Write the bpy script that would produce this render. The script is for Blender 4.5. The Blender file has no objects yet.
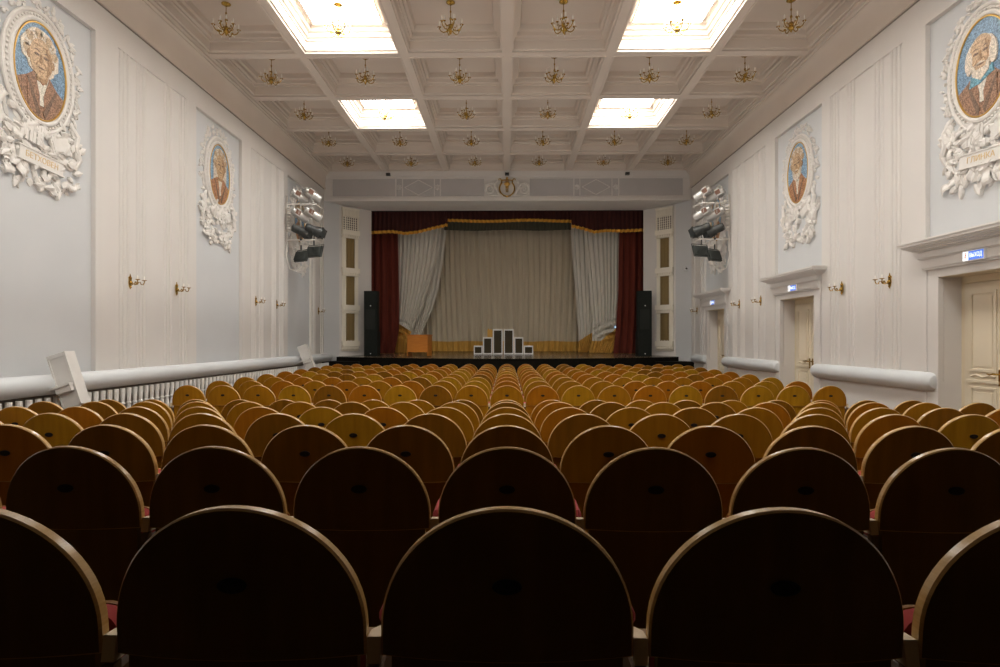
import bpy, math, random
from mathutils import Vector, Matrix, Euler

PI = math.pi
sc = bpy.context.scene
COL = sc.collection
CZ = 1.586            # height of the camera over the flat part of the floor
F = 585.0             # focal length in pixels of a 1000 pixel wide frame
XW = 5.75             # half width of the hall
S = 0.54              # seat spacing
PITCH = 1.917         # coffer pitch
R = random.Random(7)

# ------------------------------------------------------------------ materials
def nt(name):
    m = bpy.data.materials.new(name)
    m.use_nodes = True
    t = m.node_tree
    return m, t, t.nodes, t.links, t.nodes['Principled BSDF']

def mat(name, c1, c2=None, scale=4.0, rough=0.6, metal=0.0, bump=0.0, stretch=(1, 1, 1), detail=3.0, rnd=False, spec=0.5, sheen=0.0, bscale=None):
    m, t, N, L, b = nt(name)
    c2 = c2 or c1
    tc = N.new('ShaderNodeTexCoord')
    mp = N.new('ShaderNodeMapping')
    mp.inputs['Scale'].default_value = stretch
    L.new(tc.outputs['Object'], mp.inputs['Vector'])
    if rnd:
        oi = N.new('ShaderNodeObjectInfo')
        mu = N.new('ShaderNodeMath'); mu.operation = 'MULTIPLY'; mu.inputs[1].default_value = 37.0
        L.new(oi.outputs['Random'], mu.inputs[0])
        L.new(mu.outputs[0], mp.inputs['Location'])
    n = N.new('ShaderNodeTexNoise')
    n.inputs['Scale'].default_value = scale
    n.inputs['Detail'].default_value = detail
    L.new(mp.outputs[0], n.inputs['Vector'])
    r = N.new('ShaderNodeValToRGB')
    r.color_ramp.elements[0].position = 0.3
    r.color_ramp.elements[0].color = (*c1, 1)
    r.color_ramp.elements[1].position = 0.7
    r.color_ramp.elements[1].color = (*c2, 1)
    L.new(n.outputs['Fac'], r.inputs['Fac'])
    L.new(r.outputs['Color'], b.inputs['Base Color'])
    b.inputs['Roughness'].default_value = rough
    b.inputs['Metallic'].default_value = metal
    b.inputs['Specular IOR Level'].default_value = spec
    if sheen:
        b.inputs['Sheen Weight'].default_value = sheen
    if bump:
        bp = N.new('ShaderNodeBump')
        bp.inputs['Strength'].default_value = bump
        bp.inputs['Distance'].default_value = 0.01
        n2 = n
        if bscale:
            n2 = N.new('ShaderNodeTexNoise'); n2.inputs['Scale'].default_value = bscale
            L.new(mp.outputs[0], n2.inputs['Vector'])
        L.new(n2.outputs['Fac'], bp.inputs['Height'])
        L.new(bp.outputs[0], b.inputs['Normal'])
    return m

def emit(name, c, strength, base=(0.8, 0.8, 0.8)):
    m, t, N, L, b = nt(name)
    b.inputs['Base Color'].default_value = (*base, 1)
    b.inputs['Emission Color'].default_value = (*c, 1)
    b.inputs['Emission Strength'].default_value = strength
    return m

def mosaic(name, c, var=0.45, scale=75.0):
    m, t, N, L, b = nt(name)
    tc = N.new('ShaderNodeTexCoord')
    v = N.new('ShaderNodeTexVoronoi'); v.inputs['Scale'].default_value = scale
    L.new(tc.outputs['Object'], v.inputs['Vector'])
    bw = N.new('ShaderNodeRGBToBW'); L.new(v.outputs['Color'], bw.inputs[0])
    r = N.new('ShaderNodeValToRGB')
    lo = [x * (1 - var) for x in c]; hi = [min(1, x * (1 + var) + 0.03) for x in c]
    r.color_ramp.elements[0].position = 0.2; r.color_ramp.elements[0].color = (*lo, 1)
    r.color_ramp.elements[1].position = 0.8; r.color_ramp.elements[1].color = (*hi, 1)
    L.new(bw.outputs[0], r.inputs[0])
    L.new(r.outputs[0], b.inputs['Base Color'])
    b.inputs['Roughness'].default_value = 0.4
    return m

M = {}
M['wall'] = mat('wall_white_paint', (0.62, 0.592, 0.56), (0.64, 0.612, 0.58), 1.5, 0.75, bump=0.05, bscale=60)
M['panel'] = mat('panel_pale_blue_paint', (0.55, 0.56, 0.566), (0.57, 0.58, 0.586), 1.5, 0.75, bump=0.05, bscale=60)
M['gap_shade'] = mat('painted_gap_shadow', (0.22, 0.195, 0.17), None, 3, 0.9)
M['ceil'] = mat('ceiling_cream_plaster', (0.61, 0.535, 0.465), (0.64, 0.565, 0.495), 1.2, 0.8)
M['plaster'] = mat('white_plaster_relief', (0.67, 0.64, 0.60), (0.74, 0.71, 0.67), 9, 0.7, bump=0.3, bscale=45)
M['roll'] = mat('rail_grey_white_paint', (0.56, 0.58, 0.59), (0.60, 0.62, 0.63), 2, 0.55)
M['balus'] = mat('baluster_white_paint', (0.72, 0.70, 0.66), (0.76, 0.74, 0.70), 3, 0.6)
M['post'] = mat('post_white_paint', (0.62, 0.60, 0.57), (0.70, 0.68, 0.65), 5, 0.55)
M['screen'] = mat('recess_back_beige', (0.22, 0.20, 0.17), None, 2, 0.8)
M['door'] = mat('door_cream_paint', (0.68, 0.60, 0.455), (0.71, 0.63, 0.485), 2, 0.45)
M['doorframe'] = mat('doorframe_ochre_cream', (0.66, 0.57, 0.40), (0.70, 0.61, 0.43), 2, 0.5)
M['gold'] = mat('gilded_brass', (0.40, 0.255, 0.055), (0.50, 0.325, 0.08), 8, 0.25, 1.0)
M['goldp'] = mat('gold_paint', (0.48, 0.27, 0.05), (0.60, 0.36, 0.08), 12, 0.4, 0.4)
M['ledge'] = mat('goldline_rim', (0.55, 0.33, 0.08), None, 5, 0.35, 0.6)
M['candle'] = mat('candle_bulb_white', (0.85, 0.82, 0.76), None, 3, 0.3)
M['crystal'] = mat('crystal_drops', (0.80, 0.80, 0.78), None, 3, 0.08, 0.0, spec=1.0)
M['floor'] = mat('floor_brown_boards', (0.16, 0.085, 0.035), (0.22, 0.12, 0.05), 2.0, 0.5, stretch=(8, 0.6, 1))
M['stage'] = mat('stage_dark_boards', (0.11, 0.075, 0.045), (0.16, 0.115, 0.07), 2.0, 0.22, stretch=(9, 0.5, 1))
M['black'] = mat('stage_front_black', (0.006, 0.005, 0.003), (0.010, 0.008, 0.005), 6, 0.9, spec=0.1)
M['void'] = mat('stage_house_black', (0.02, 0.018, 0.015), None, 2, 0.95)
M['frieze'] = mat('frieze_grey_paint', (0.42, 0.40, 0.392), (0.45, 0.43, 0.422), 2, 0.7)
M['edge'] = mat('seat_edge_pale_ply', (0.46, 0.265, 0.085), (0.55, 0.34, 0.125), 3.0, 0.26, stretch=(3, 3, 60), spec=0.6)
M['arm'] = mat('arm_pale_wood', (0.50, 0.38, 0.23), (0.58, 0.45, 0.29), 5, 0.5)
M['side'] = mat('seat_side_dark_wood', (0.07, 0.035, 0.012), (0.10, 0.05, 0.018), 6, 0.5)
M['rear'] = mat('rear_wall_dim_paint', (0.22, 0.19, 0.13), (0.25, 0.215, 0.15), 2, 0.9)
M['red'] = mat('seat_red_velvet', (0.26, 0.018, 0.014), (0.33, 0.026, 0.02), 14, 0.9)
M['plate'] = mat('seat_number_plate_dark', (0.012, 0.008, 0.006), (0.02, 0.013, 0.009), 30, 0.6, spec=0.2)
def wood(name, a, b):
    return mat(name, a, b, 2.2, 0.48, stretch=(9, 9, 0.9), detail=5, rnd=True, spec=0.08)
M['honey'] = wood('veneer_honey', (0.27, 0.130, 0.005), (0.36, 0.180, 0.009))
M['amber'] = wood('veneer_amber', (0.25, 0.105, 0.004), (0.32, 0.138, 0.007))
M['orange'] = wood('veneer_orange_brown', (0.27, 0.092, 0.004), (0.335, 0.120, 0.006))
M['chestnut'] = wood('veneer_chestnut', (0.155, 0.064, 0.004), (0.215, 0.088, 0.006))
M['shadewood'] = wood('veneer_shaded_brown', (0.115, 0.064, 0.010), (0.15, 0.084, 0.014))  # darker copy of the veneer, shade on the nearest seats put into its colour
M['redcloth'] = mat('curtain_red_velvet', (0.100, 0.012, 0.004), (0.135, 0.018, 0.006), 3, 0.9, stretch=(6, 6, 0.5))
M['maroon'] = mat('valance_maroon_velvet', (0.045, 0.007, 0.005), (0.06, 0.010, 0.006), 3, 0.9)
M['white'] = mat('drape_white_gauze', (0.60, 0.57, 0.50), (0.68, 0.65, 0.58), 3, 0.8, stretch=(6, 6, 0.5))
M['beige'] = mat('curtain_beige_cloth', (0.50, 0.44, 0.325), (0.56, 0.495, 0.375), 3, 0.85, stretch=(6, 6, 0.5))
M['goldcloth'] = mat('hem_gold_cloth', (0.50, 0.27, 0.045), (0.62, 0.36, 0.075), 5, 0.7, stretch=(5, 5, 1))
M['fringe'] = mat('gold_fringe', (0.62, 0.30, 0.03), (0.78, 0.42, 0.06), 60, 0.6)
M['desk'] = mat('desk_orange_wood', (0.47, 0.155, 0.014), (0.56, 0.20, 0.022), 3, 0.4, stretch=(1, 1, 6))
M['spk'] = mat('speaker_black', (0.007, 0.009, 0.007), (0.011, 0.013, 0.010), 20, 0.8, spec=0.25)
M['spkgrille'] = mat('speaker_grille_dark', (0.016, 0.018, 0.015), (0.022, 0.024, 0.02), 60, 0.8, spec=0.25)
M['badge'] = mat('badge_white', (0.8, 0.8, 0.8), None, 3, 0.4)
M['boxframe'] = mat('box_frame_white', (0.74, 0.74, 0.73), None, 3, 0.4)
M['mirror'] = mat('box_mirror_dark', (0.035, 0.026, 0.010), (0.055, 0.042, 0.018), 2, 0.25, 0.1)
M['cream'] = mat('grille_cream_paint', (0.76, 0.71, 0.60), (0.79, 0.74, 0.63), 3, 0.6)
M['slat'] = mat('grille_brown_gold_cloth', (0.20, 0.135, 0.05), (0.27, 0.19, 0.075), 6, 0.7, stretch=(10, 10, 0.3))
M['hole_shade'] = mat('lattice_shadow', (0.06, 0.05, 0.04), None, 3, 0.9)
M['silver'] = mat('lamp_silver', (0.48, 0.47, 0.45), (0.60, 0.59, 0.57), 9, 0.38, 0.6)
M['lampblk'] = mat('lamp_black', (0.025, 0.027, 0.025), (0.04, 0.043, 0.04), 9, 0.45)
M['flood'] = mat('flood_dark_green_grey', (0.045, 0.05, 0.045), (0.06, 0.066, 0.06), 9, 0.5)
M['rust'] = mat('lamp_rust_label', (0.14, 0.06, 0.035), (0.18, 0.08, 0.045), 9, 0.6)
M['pipe'] = mat('pipe_white', (0.74, 0.71, 0.66), None, 4, 0.5)
M['lens'] = mat('lamp_lens_dark', (0.03, 0.03, 0.035), None, 3, 0.08)
M['skylight'] = emit('ceiling_light_diffuser', (1.0, 0.985, 0.94), 27.0)
M['signw'] = emit('exit_sign_white', (0.80, 0.92, 1.0), 1.2)
M['signb'] = emit('exit_sign_blue', (0.09, 0.25, 0.95), 0.6, (0.1, 0.2, 0.7))
M['signl'] = emit('exit_sign_letters', (0.80, 0.88, 1.0), 1.1)
M['signr'] = mat('exit_sign_pictogram', (0.75, 0.30, 0.15), None, 3, 0.5)
M['blueled'] = emit('blue_indicator', (0.35, 0.6, 1.0), 3.0)
M['letter'] = mat('gilt_letters', (0.62, 0.44, 0.20), (0.68, 0.50, 0.25), 20, 0.5)
MO = {
    'bg': mosaic('mosaic_blue', (0.14, 0.25, 0.37)), 'bg2': mosaic('mosaic_pale_blue', (0.20, 0.33, 0.46)),
    'coat': mosaic('mosaic_brown', (0.26, 0.135, 0.075)), 'coat2': mosaic('mosaic_russet', (0.36, 0.17, 0.08)),
    'skin': mosaic('mosaic_skin', (0.50, 0.335, 0.19), 0.3), 'skin2': mosaic('mosaic_skin_shadow', (0.33, 0.19, 0.09), 0.3),
    'hair': mosaic('mosaic_white_hair', (0.62, 0.54, 0.44), 0.3), 'hair2': mosaic('mosaic_tan_hair', (0.46, 0.33, 0.20), 0.35),
    'shirt': mosaic('mosaic_shirt', (0.62, 0.58, 0.50), 0.25), 'tie': mosaic('mosaic_teal', (0.12, 0.30, 0.38), 0.4),
    'dark': mosaic('mosaic_dark_line', (0.15, 0.085, 0.05), 0.3),
}

# ------------------------------------------------------------------ mesh helper
class MB:
    def __init__(self):
        self.v = []; self.f = []; self.m = []
    def poly(self, pts, mi=0):
        k = len(self.v); self.v += [tuple(p) for p in pts]
        self.f.append(tuple(range(k, k + len(pts)))); self.m.append(mi)
    def box(self, x0, x1, y0, y1, z0, z1, mi=0, T=None):
        if x0 > x1: x0, x1 = x1, x0
        if y0 > y1: y0, y1 = y1, y0
        if z0 > z1: z0, z1 = z1, z0
        p = [Vector((x, y, z)) for z in (z0, z1) for y in (y0, y1) for x in (x0, x1)]
        if T is not None: p = [T @ q for q in p]
        k = len(self.v); self.v += [tuple(q) for q in p]
        for q in ((0, 2, 3, 1), (4, 5, 7, 6), (0, 1, 5, 4), (2, 6, 7, 3), (0, 4, 6, 2), (1, 3, 7, 5)):
            self.f.append(tuple(k + i for i in q)); self.m.append(mi)
        return self
    def prism(self, pts, d, mi=0, T=None, mside=None):
        """pts: 2D outline (x, y) counter-clockwise, extruded from z=d[0] to z=d[1]."""
        n = len(pts); k = len(self.v)
        p = [Vector((x, y, d[0])) for x, y in pts] + [Vector((x, y, d[1])) for x, y in pts]
        if T is not None: p = [T @ q for q in p]
        self.v += [tuple(q) for q in p]
        self.f.append(tuple(k + i for i in reversed(range(n)))); self.m.append(mi)
        self.f.append(tuple(k + n + i for i in range(n))); self.m.append(mi)
        for i in range(n):
            j = (i + 1) % n
            self.f.append((k + i, k + j, k + n + j, k + n + i)); self.m.append(mi if mside is None else mside)
        return self
    def rings(self, rs, mi=0, caps=True, closed=False):
        k = len(self.v); n = len(rs[0])
        for r in rs: self.v += [tuple(p) for p in r]
        q = len(rs)
        for a in range(q if closed else q - 1):
            b = (a + 1) % q
            for i in range(n):
                j = (i + 1) % n
                self.f.append((k + a * n + i, k + a * n + j, k + b * n + j, k + b * n + i)); self.m.append(mi)
        if caps and not closed:
            self.f.append(tuple(k + i for i in reversed(range(n)))); self.m.append(mi)
            self.f.append(tuple(k + (q - 1) * n + i for i in range(n))); self.m.append(mi)
        return self
    def tube(self, pts, r, n=8, mi=0, closed=False):
        pts = [Vector(p) for p in pts]
        rr = r if isinstance(r, (list, tuple)) else [r] * len(pts)
        rs = []; up = None
        for i, p in enumerate(pts):
            if closed:
                d = (pts[(i + 1) % len(pts)] - pts[i - 1]).normalized()
            else:
                d = (pts[min(i + 1, len(pts) - 1)] - pts[max(i - 1, 0)]).normalized()
            if up is None:
                up = Vector((0, 0, 1)) if abs(d.z) < 0.9 else Vector((1, 0, 0))
            a = d.cross(up)
            a = a.normalized() if a.length > 1e-6 else Vector((1, 0, 0))
            b = a.cross(d).normalized(); up = b
            rs.append([p + (a * math.cos(2 * PI * t / n) + b * math.sin(2 * PI * t / n)) * rr[i] for t in range(n)])
        return self.rings(rs, mi, True, closed)
    def lathe(self, prof, n=12, mi=0, o=(0, 0, 0), T=None):
        """prof: (radius, z) pairs turned round the z axis."""
        o = Vector(o); rs = []
        for r, z in prof:
            ring = [Vector((r * math.cos(2 * PI * t / n), r * math.sin(2 * PI * t / n), z)) for t in range(n)]
            if T is not None: ring = [T @ q for q in ring]
            rs.append([q + o for q in ring])
        return self.rings(rs, mi)
    def ball(self, c, r, mi=0, n=8, sq=(1, 1, 1)):
        prof = [(max(1e-4, math.sin(PI * i / 6)) * r, -math.cos(PI * i / 6) * r) for i in range(7)]
        return self.lathe(prof, n, mi, c, Matrix.Diagonal((*sq, 1)))
    def grid(self, fn, nu, nv, mi=0):
        k = len(self.v)
        for j in range(nv + 1):
            for i in range(nu + 1):
                self.v.append(tuple(fn(i / nu, j / nv)))
        for j in range(nv):
            for i in range(nu):
                a = k + j * (nu + 1) + i
                self.f.append((a, a + 1, a + nu + 2, a + nu + 1))
                self.m.append(mi(i / nu, (j + 0.5) / nv) if callable(mi) else mi)
        return self
    def mesh(self, name, mats, smooth=35):
        me = bpy.data.meshes.new(name)
        me.from_pydata(self.v, [], self.f)
        for x in mats: me.materials.append(M[x] if isinstance(x, str) else x)
        me.polygons.foreach_set('material_index', self.m)
        if smooth:
            me.polygons.foreach_set('use_smooth', [True] * len(self.f))
            me.set_sharp_from_angle(angle=math.radians(smooth))
        me.update()
        return me
    def build(self, name, mats, parent=None, smooth=35):
        if not isinstance(mats, (list, tuple)): mats = [mats]
        return link(name, self.mesh(name, mats, smooth), parent)

def link(name, data, parent=None):
    o = bpy.data.objects.new(name, data); COL.objects.link(o)
    if parent is not None: o.parent = parent
    return o

def tag(o, label, cat, group=None):
    o['label'] = label; o['category'] = cat
    if group: o['group'] = group
    return o

def thing(name, label, cat, loc=(0, 0, 0), rot=None, group=None):
    o = bpy.data.objects.new(name, None); COL.objects.link(o)
    o.empty_display_size = 0.1
    o.location = loc
    if rot is not None: o.rotation_euler = rot
    return tag(o, label, cat, group)

def struct(o):
    o['kind'] = 'structure'; return o

def copy_tree(o, parent=None):
    c = o.copy(); COL.objects.link(c)
    if parent is not None: c.parent = parent
    for ch in list(o.children): copy_tree(ch, c)
    return c

ROT_L = Matrix(((0, 0, 1), (1, 0, 0), (0, 1, 0))).to_euler()      # local x along the wall, y up, z out of it
ROT_R = Matrix(((0, 0, -1), (-1, 0, 0), (0, 1, 0))).to_euler()
ROT_F = Matrix(((1, 0, 0), (0, 0, -1), (0, 1, 0))).to_euler()

def text_mesh(s, size, name, m, parent, loc, extrude=0.002, width=None):
    cu = bpy.data.curves.new(name, 'FONT'); cu.body = s; cu.size = size; cu.extrude = extrude
    cu.align_x = 'CENTER'; cu.align_y = 'CENTER'
    t = bpy.data.objects.new('tmp', cu); COL.objects.link(t)
    bpy.context.view_layer.update()
    me = bpy.data.meshes.new_from_object(t.evaluated_get(bpy.context.evaluated_depsgraph_get()))
    bpy.data.objects.remove(t)
    me.materials.clear(); me.materials.append(M[m])
    if width and me.vertices:
        w = max(v.co.x for v in me.vertices) - min(v.co.x for v in me.vertices)
        for v in me.vertices: v.co.x *= width / max(w, 1e-6)
    o = link(name, me, parent); o.location = loc
    return o

ORD = ['zeroth', 'first', 'second', 'third', 'fourth', 'fifth', 'sixth', 'seventh', 'eighth', 'ninth', 'tenth']

# ------------------------------------------------------------------ camera
cam = bpy.data.cameras.new('camera')
cam.sensor_width = 36.0; cam.lens = F / 1000 * 36.0
cam.shift_y = 0.0065; cam.clip_start = 0.02
co = bpy.data.objects.new('camera', cam); COL.objects.link(co)
co.location = (0, 0, CZ); co.rotation_euler = (PI / 2, 0, math.atan(7 / F))
sc.camera = co

# ------------------------------------------------------------------ floor (stepped under the rear block of seats)
ROW_Y = [1.172 + 0.9856 * i for i in range(7)]
ROW_Z = [0.358, 0.296, 0.232, 0.170, 0.103, 0.043, -0.035]
FAR_Y = [8.867 + 0.9866 * k for k in range(9)]
m = MB()
m.box(-6.6, 6.6, ROW_Y[6] - 0.5, ROW_Y[6] + 0.7, -0.2, ROW_Z[6])
m.box(-6.6, 6.6, ROW_Y[6] + 0.7, 23.2, -0.2, 0.0)
for i in range(6):
    y0 = -3.2 if i == 0 else ROW_Y[i] - 0.5
    m.box(-6.6, 6.6, y0, ROW_Y[i + 1] - 0.5, -0.2, ROW_Z[i])
struct(m.build('floor', 'floor', smooth=0))

# ------------------------------------------------------------------ side walls
DC = [7.18 + 4.51 * k for k in range(-2, 3)]      # centres of the recessed wall panels (doors stand under them on one side)
PH = 0.93; OH = 0.68
ZT = CZ + 4.33; ZW = CZ + 4.74; ZD = CZ + 0.845
YB, YE = -3.2, 18.3

def side_wall(s):
    m = MB()
    def bx(d0, d1, y0, y1, z0, z1, mi=0):
        m.box(s * (XW - d0), s * (XW - d1), y0, y1, z0, z1, mi)
    doors = [c for c in DC if s > 0 and c > 5]
    # layers with door openings
    def layer(d0, d1, z0, z1, mi=0):
        cuts = [(c - OH, c + OH) for c in doors]
        y = YB
        for a, b in cuts:
            bx(d0, d1, y, a, z0, z1, mi)
            if z1 > ZD: bx(d0, d1, a, b, max(z0, ZD), z1, mi)
            y = b
        bx(d0, d1, y, YE, z0, z1, mi)
    layer(-0.40, -0.07, -0.1, ZW + 0.9)
    layer(-0.07, 0.0, -0.1, CZ - 0.56)
    bx(-0.07, 0.0, YB, YE, ZT, ZW)
    # upright strips between panels and reeded piers
    y = YB
    for c in DC:
        if c - PH > y:
            pass
        a, b = c + PH, c + 1.40                    # strip before the reeds
        if b < YE - 0.8: bx(-0.07, 0.0, a, b, CZ - 0.56, ZT)
        a2, b2 = c + 3.30, min(c + 4.51 - PH, YE)
        if a2 < YE: bx(-0.07, 0.0, a2, b2, CZ - 0.56, ZT)
        if c + 1.40 < YE - 0.8:
            bx(-0.07, -0.026, c + 1.40, min(c + 3.30, YE), CZ - 0.56, ZT)
            for q in (1.46, 1.86, 2.60, 3.06):
                for dq in (0.0, 0.09, 0.18):
                    y0, y1 = c + q + dq, c + q + dq + 0.075
                    pr = [(y0, 0.026), (y0 + 0.010, 0.012), (y0 + 0.024, 0.004), (y1 - 0.024, 0.004), (y1 - 0.010, 0.012), (y1, 0.026)]
                    ra = [(s * (XW + d), y, CZ - 0.56) for y, d in pr]; rb = [(s * (XW + d), y, ZT - 0.002) for y, d in pr]
                    m.rings([ra, rb])
    bx(-0.07, 0.0, YB, DC[0] - PH, CZ - 0.56, ZT)
    # last pier by the stage: plain with two reeds
    bx(-0.07, 0.0, DC[-1] + PH, YE, CZ - 0.56, ZT)
    for q in (1.05, 1.18, 1.75, 1.9):
        bx(0.0, 0.03, DC[-1] + q, DC[-1] + q + 0.07, CZ - 0.56, ZT)
    # pale blue panel faces and their thin raised borders
    for c in DC:
        z0 = CZ - 0.5 if s < 0 or c < 5 else CZ + 0.93
        bx(-0.07, -0.064, c - PH, c + PH, z0, ZT, 1)
    # flat strip under the cove, coloured dark for the shade of a gap
    bx(0.0, 0.004, YB, YE, ZW - 0.012, ZW + 0.012, 2)
    return struct(m.build('wall_left' if s < 0 else 'wall_right', ['wall', 'panel', 'gap_shade'], smooth=0))
side_wall(-1); side_wall(1)

# cove between wall and ceiling
for n, s in ((1, -1), (2, 1)):
    prof = [(5.75, 4.752), (5.715, 4.752), (5.715, 4.79), (5.735, 4.80), (5.735, 4.95), (5.72, 5.06), (5.69, 5.15), (5.65, 5.21), (5.62, 5.23), (5.62, 5.26), (5.585, 5.27), (5.585, 5.312), (5.95, 5.33), (5.95, 4.752)]
    m = MB()
    ra = [(s * x, YB, CZ + z) for x, z in prof]; rb = [(s * x, 18.4, CZ + z) for x, z in prof]
    m.rings([ra, rb])
    struct(m.build('trim_%d' % n, 'ceil', smooth=25))

# ------------------------------------------------------------------ coffered ceiling
HB = CZ + 5.31
STEP = [(0, 0), (0, 0.03), (0.03, 0.035), (0.03, 0.19), (0.055, 0.20), (0.055, 0.235), (0.095, 0.25), (0.095, 0.32), (0.14, 0.335), (0.165, 0.43)]
m = MB()
KS = range(-6, 5)
KY = lambda k: 9.925 + PITCH * k
LIT = {(k, c) for k in (-4, -2, 0, 2) for c in (1, 4)}
for k in KS:
    for c in range(6):
        xc = (c - 2.5) * PITCH; yc = KY(k)
        x0, x1 = xc - PITCH / 2, xc + PITCH / 2
        y0, y1 = yc - PITCH / 2, yc + PITCH / 2
        ox0, ox1, oy0, oy1 = x0 + 0.095, x1 - 0.095, y0 + 0.1, y1 - 0.1
        if c == 0: ox0 = -5.52
        if c == 5: ox1 = 5.52
        if k == 4: y1 = 18.42; oy1 = 18.32
        outer = [(x0, y0), (x1, y0), (x1, y1), (x0, y1)]
        rs = [[(x, y, HB) for x, y in outer]]
        for i, (d, h) in enumerate(STEP):
            rs.append([(ox0 + d, oy0 + d, HB + h), (ox1 - d, oy0 + d, HB + h), (ox1 - d, oy1 - d, HB + h), (ox0 + d, oy1 - d, HB + h)])
        kk = len(m.v)
        for r in rs: m.v += r
        for a in range(len(rs) - 1):
            for i in range(4):
                j = (i + 1) % 4
                m.f.append((kk + a * 4 + i, kk + (a + 1) * 4 + i, kk + (a + 1) * 4 + j, kk + a * 4 + j)); m.m.append(0)
        q = kk + (len(rs) - 1) * 4
        m.f.append((q, q + 3, q + 2, q + 1)); m.m.append(0)
        # thin raised bead along the lip of each coffer
        for (a0, b0, a1, b1) in ((ox0 - 0.03, oy0 - 0.03, ox1 + 0.03, oy0), (ox0 - 0.03, oy1, ox1 + 0.03, oy1 + 0.03), (ox0 - 0.03, oy0, ox0, oy1), (ox1, oy0, ox1 + 0.03, oy1)):
            m.box(a0, a1, b0, b1, HB - 0.012, HB + 0.005)
m.box(-6.2, 6.2, YB - 1, 18.6, HB + 0.47, HB + 0.55)
struct(m.build('ceiling', 'ceil', smooth=0))

for (k, c) in sorted(LIT):
    xc = (c - 2.5) * PITCH; yc = KY(k)
    side = 'balustrade wall' if c == 1 else 'door wall'
    row = {0: 'fifth coffer row from stage', 2: 'third coffer row from stage', -2: 'seventh coffer row from stage', -4: 'ninth coffer row from stage'}[k]
    t = thing('ceiling_light', 'glowing square ceiling light in the %s, nearer the %s' % (row, side), 'ceiling light', (xc, yc, HB + 0.405), None, 'square ceiling lights')
    MB().box(-0.61, 0.61, -0.62, 0.62, 0.0, 0.012).build('diffuser', 'skylight', t, 0)
    f = MB()
    for (a, b, cc, d) in ((-0.64, 0.64, -0.65, -0.62), (-0.64, 0.64, 0.62, 0.65), (-0.64, -0.61, -0.62, 0.62), (0.61, 0.64, -0.62, 0.62)):
        f.box(a, b, cc, d, -0.008, 0.014)
    f.build('frame', 'ceil', t, 0)

# ------------------------------------------------------------------ rear: wall behind the camera, unseen balcony put in to shade the near seats
m = MB(); m.box(-6.6, 6.6, -3.4, -3.2, -0.2, 3.3, 0); m.box(-6.6, 6.6, -3.4, -3.2, 3.3, HB + 0.6, 1); struct(m.build('wall_back', ['rear', 'wall'], smooth=0))
m = MB()
m.box(-5.75, 5.75, -3.2, 2.3, 3.25, 3.54, 0); m.box(-5.75, 5.75, -3.2, 2.3, 3.54, 3.56, 1)
m.box(-5.75, 5.75, 2.3, 2.42, 3.20, 4.55, 1)  # front made white to bounce light onto the seat backs beyond
struct(m.build('ceiling_balcony', ['rear', 'wall'], smooth=0))

# ------------------------------------------------------------------ proscenium: frieze, splayed sides, stage
ZF = 18.4
def stage_z(y): return CZ - 0.56 + 0.028 * (y - 17.5)
m = MB()
m.box(-6.2, 6.2, ZF, 19.75, CZ + 4.37, HB + 0.5)                  # lintel with its soffit
m.box(-5.75, 5.75, ZF - 0.05, ZF, CZ + 4.37, CZ + 4.46)            # lower moulding
m.box(-5.75, 5.75, ZF - 0.025, ZF, CZ + 4.46, CZ + 4.50)
m.box(-5.75, 5.75, ZF - 0.06, ZF, CZ + 5.13, CZ + 5.31)            # upper moulding
m.box(-5.75, 5.75, ZF - 0.03, ZF, CZ + 5.09, CZ + 5.13)
struct(m.build('wall_front', 'wall', smooth=0))
# frieze panels
def fx(px): return (px - 508.5) / F * ZF
m = MB()
fr0, fr1 = CZ + 4.53, CZ + 5.07
for sgn in (-1, 1):
    for a, b in ((5.50, 3.52), (2.08, 0.72)):
        m.box(sgn * a, sgn * b, ZF - 0.006, ZF, fr0, fr1, 1)
        for (u0, u1, v0, v1) in ((a, b, fr0 - 0.025, fr0), (a, b, fr1, fr1 + 0.025), (a + 0.025, a, fr0 - 0.025, fr1 + 0.025), (b, b - 0.025, fr0 - 0.025, fr1 + 0.025)):
            m.box(sgn * u0, sgn * u1, ZF - 0.03, ZF, v0, v1, 0)
    a, b = 3.28, 2.30                                              # lozenge panel
    m.box(sgn * 3.48, sgn * 2.12, ZF - 0.004, ZF, fr0, fr1, 1)
    for (u0, u1, v0, v1) in ((a, b, fr0 - 0.02, fr0), (a, b, fr1, fr1 + 0.02), (a + 0.025, a, fr0, fr1), (b, b - 0.025, fr0, fr1)):
        m.box(sgn * u0, sgn * u1, ZF - 0.025, ZF, v0, v1, 0)
    cx, cz = sgn * 2.79, (fr0 + fr1) / 2
    pts = [(cx - 0.44, cz), (cx, cz + 0.235), (cx + 0.44, cz), (cx, cz - 0.235)]
    for i in range(4):
        p, q = pts[i], pts[(i + 1) % 4]
        m.tube([(p[0], ZF - 0.008, p[1]), (q[0], ZF - 0.008, q[1])], 0.016, 6, 0)
    for cx in (sgn * 3.41, sgn * 2.19):                            # round rosettes
        m.ball((cx, ZF - 0.01, cz), 0.055, 0, 10, (1, 0.6, 1))
        for t in range(8):
            m.ball((cx + 0.07 * math.cos(t * PI / 4), ZF - 0.008, cz + 0.07 * math.sin(t * PI / 4)), 0.026, 0, 6, (1, 0.7, 1))
struct(m.build('trim_3', ['wall', 'frieze'], smooth=30))

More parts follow.
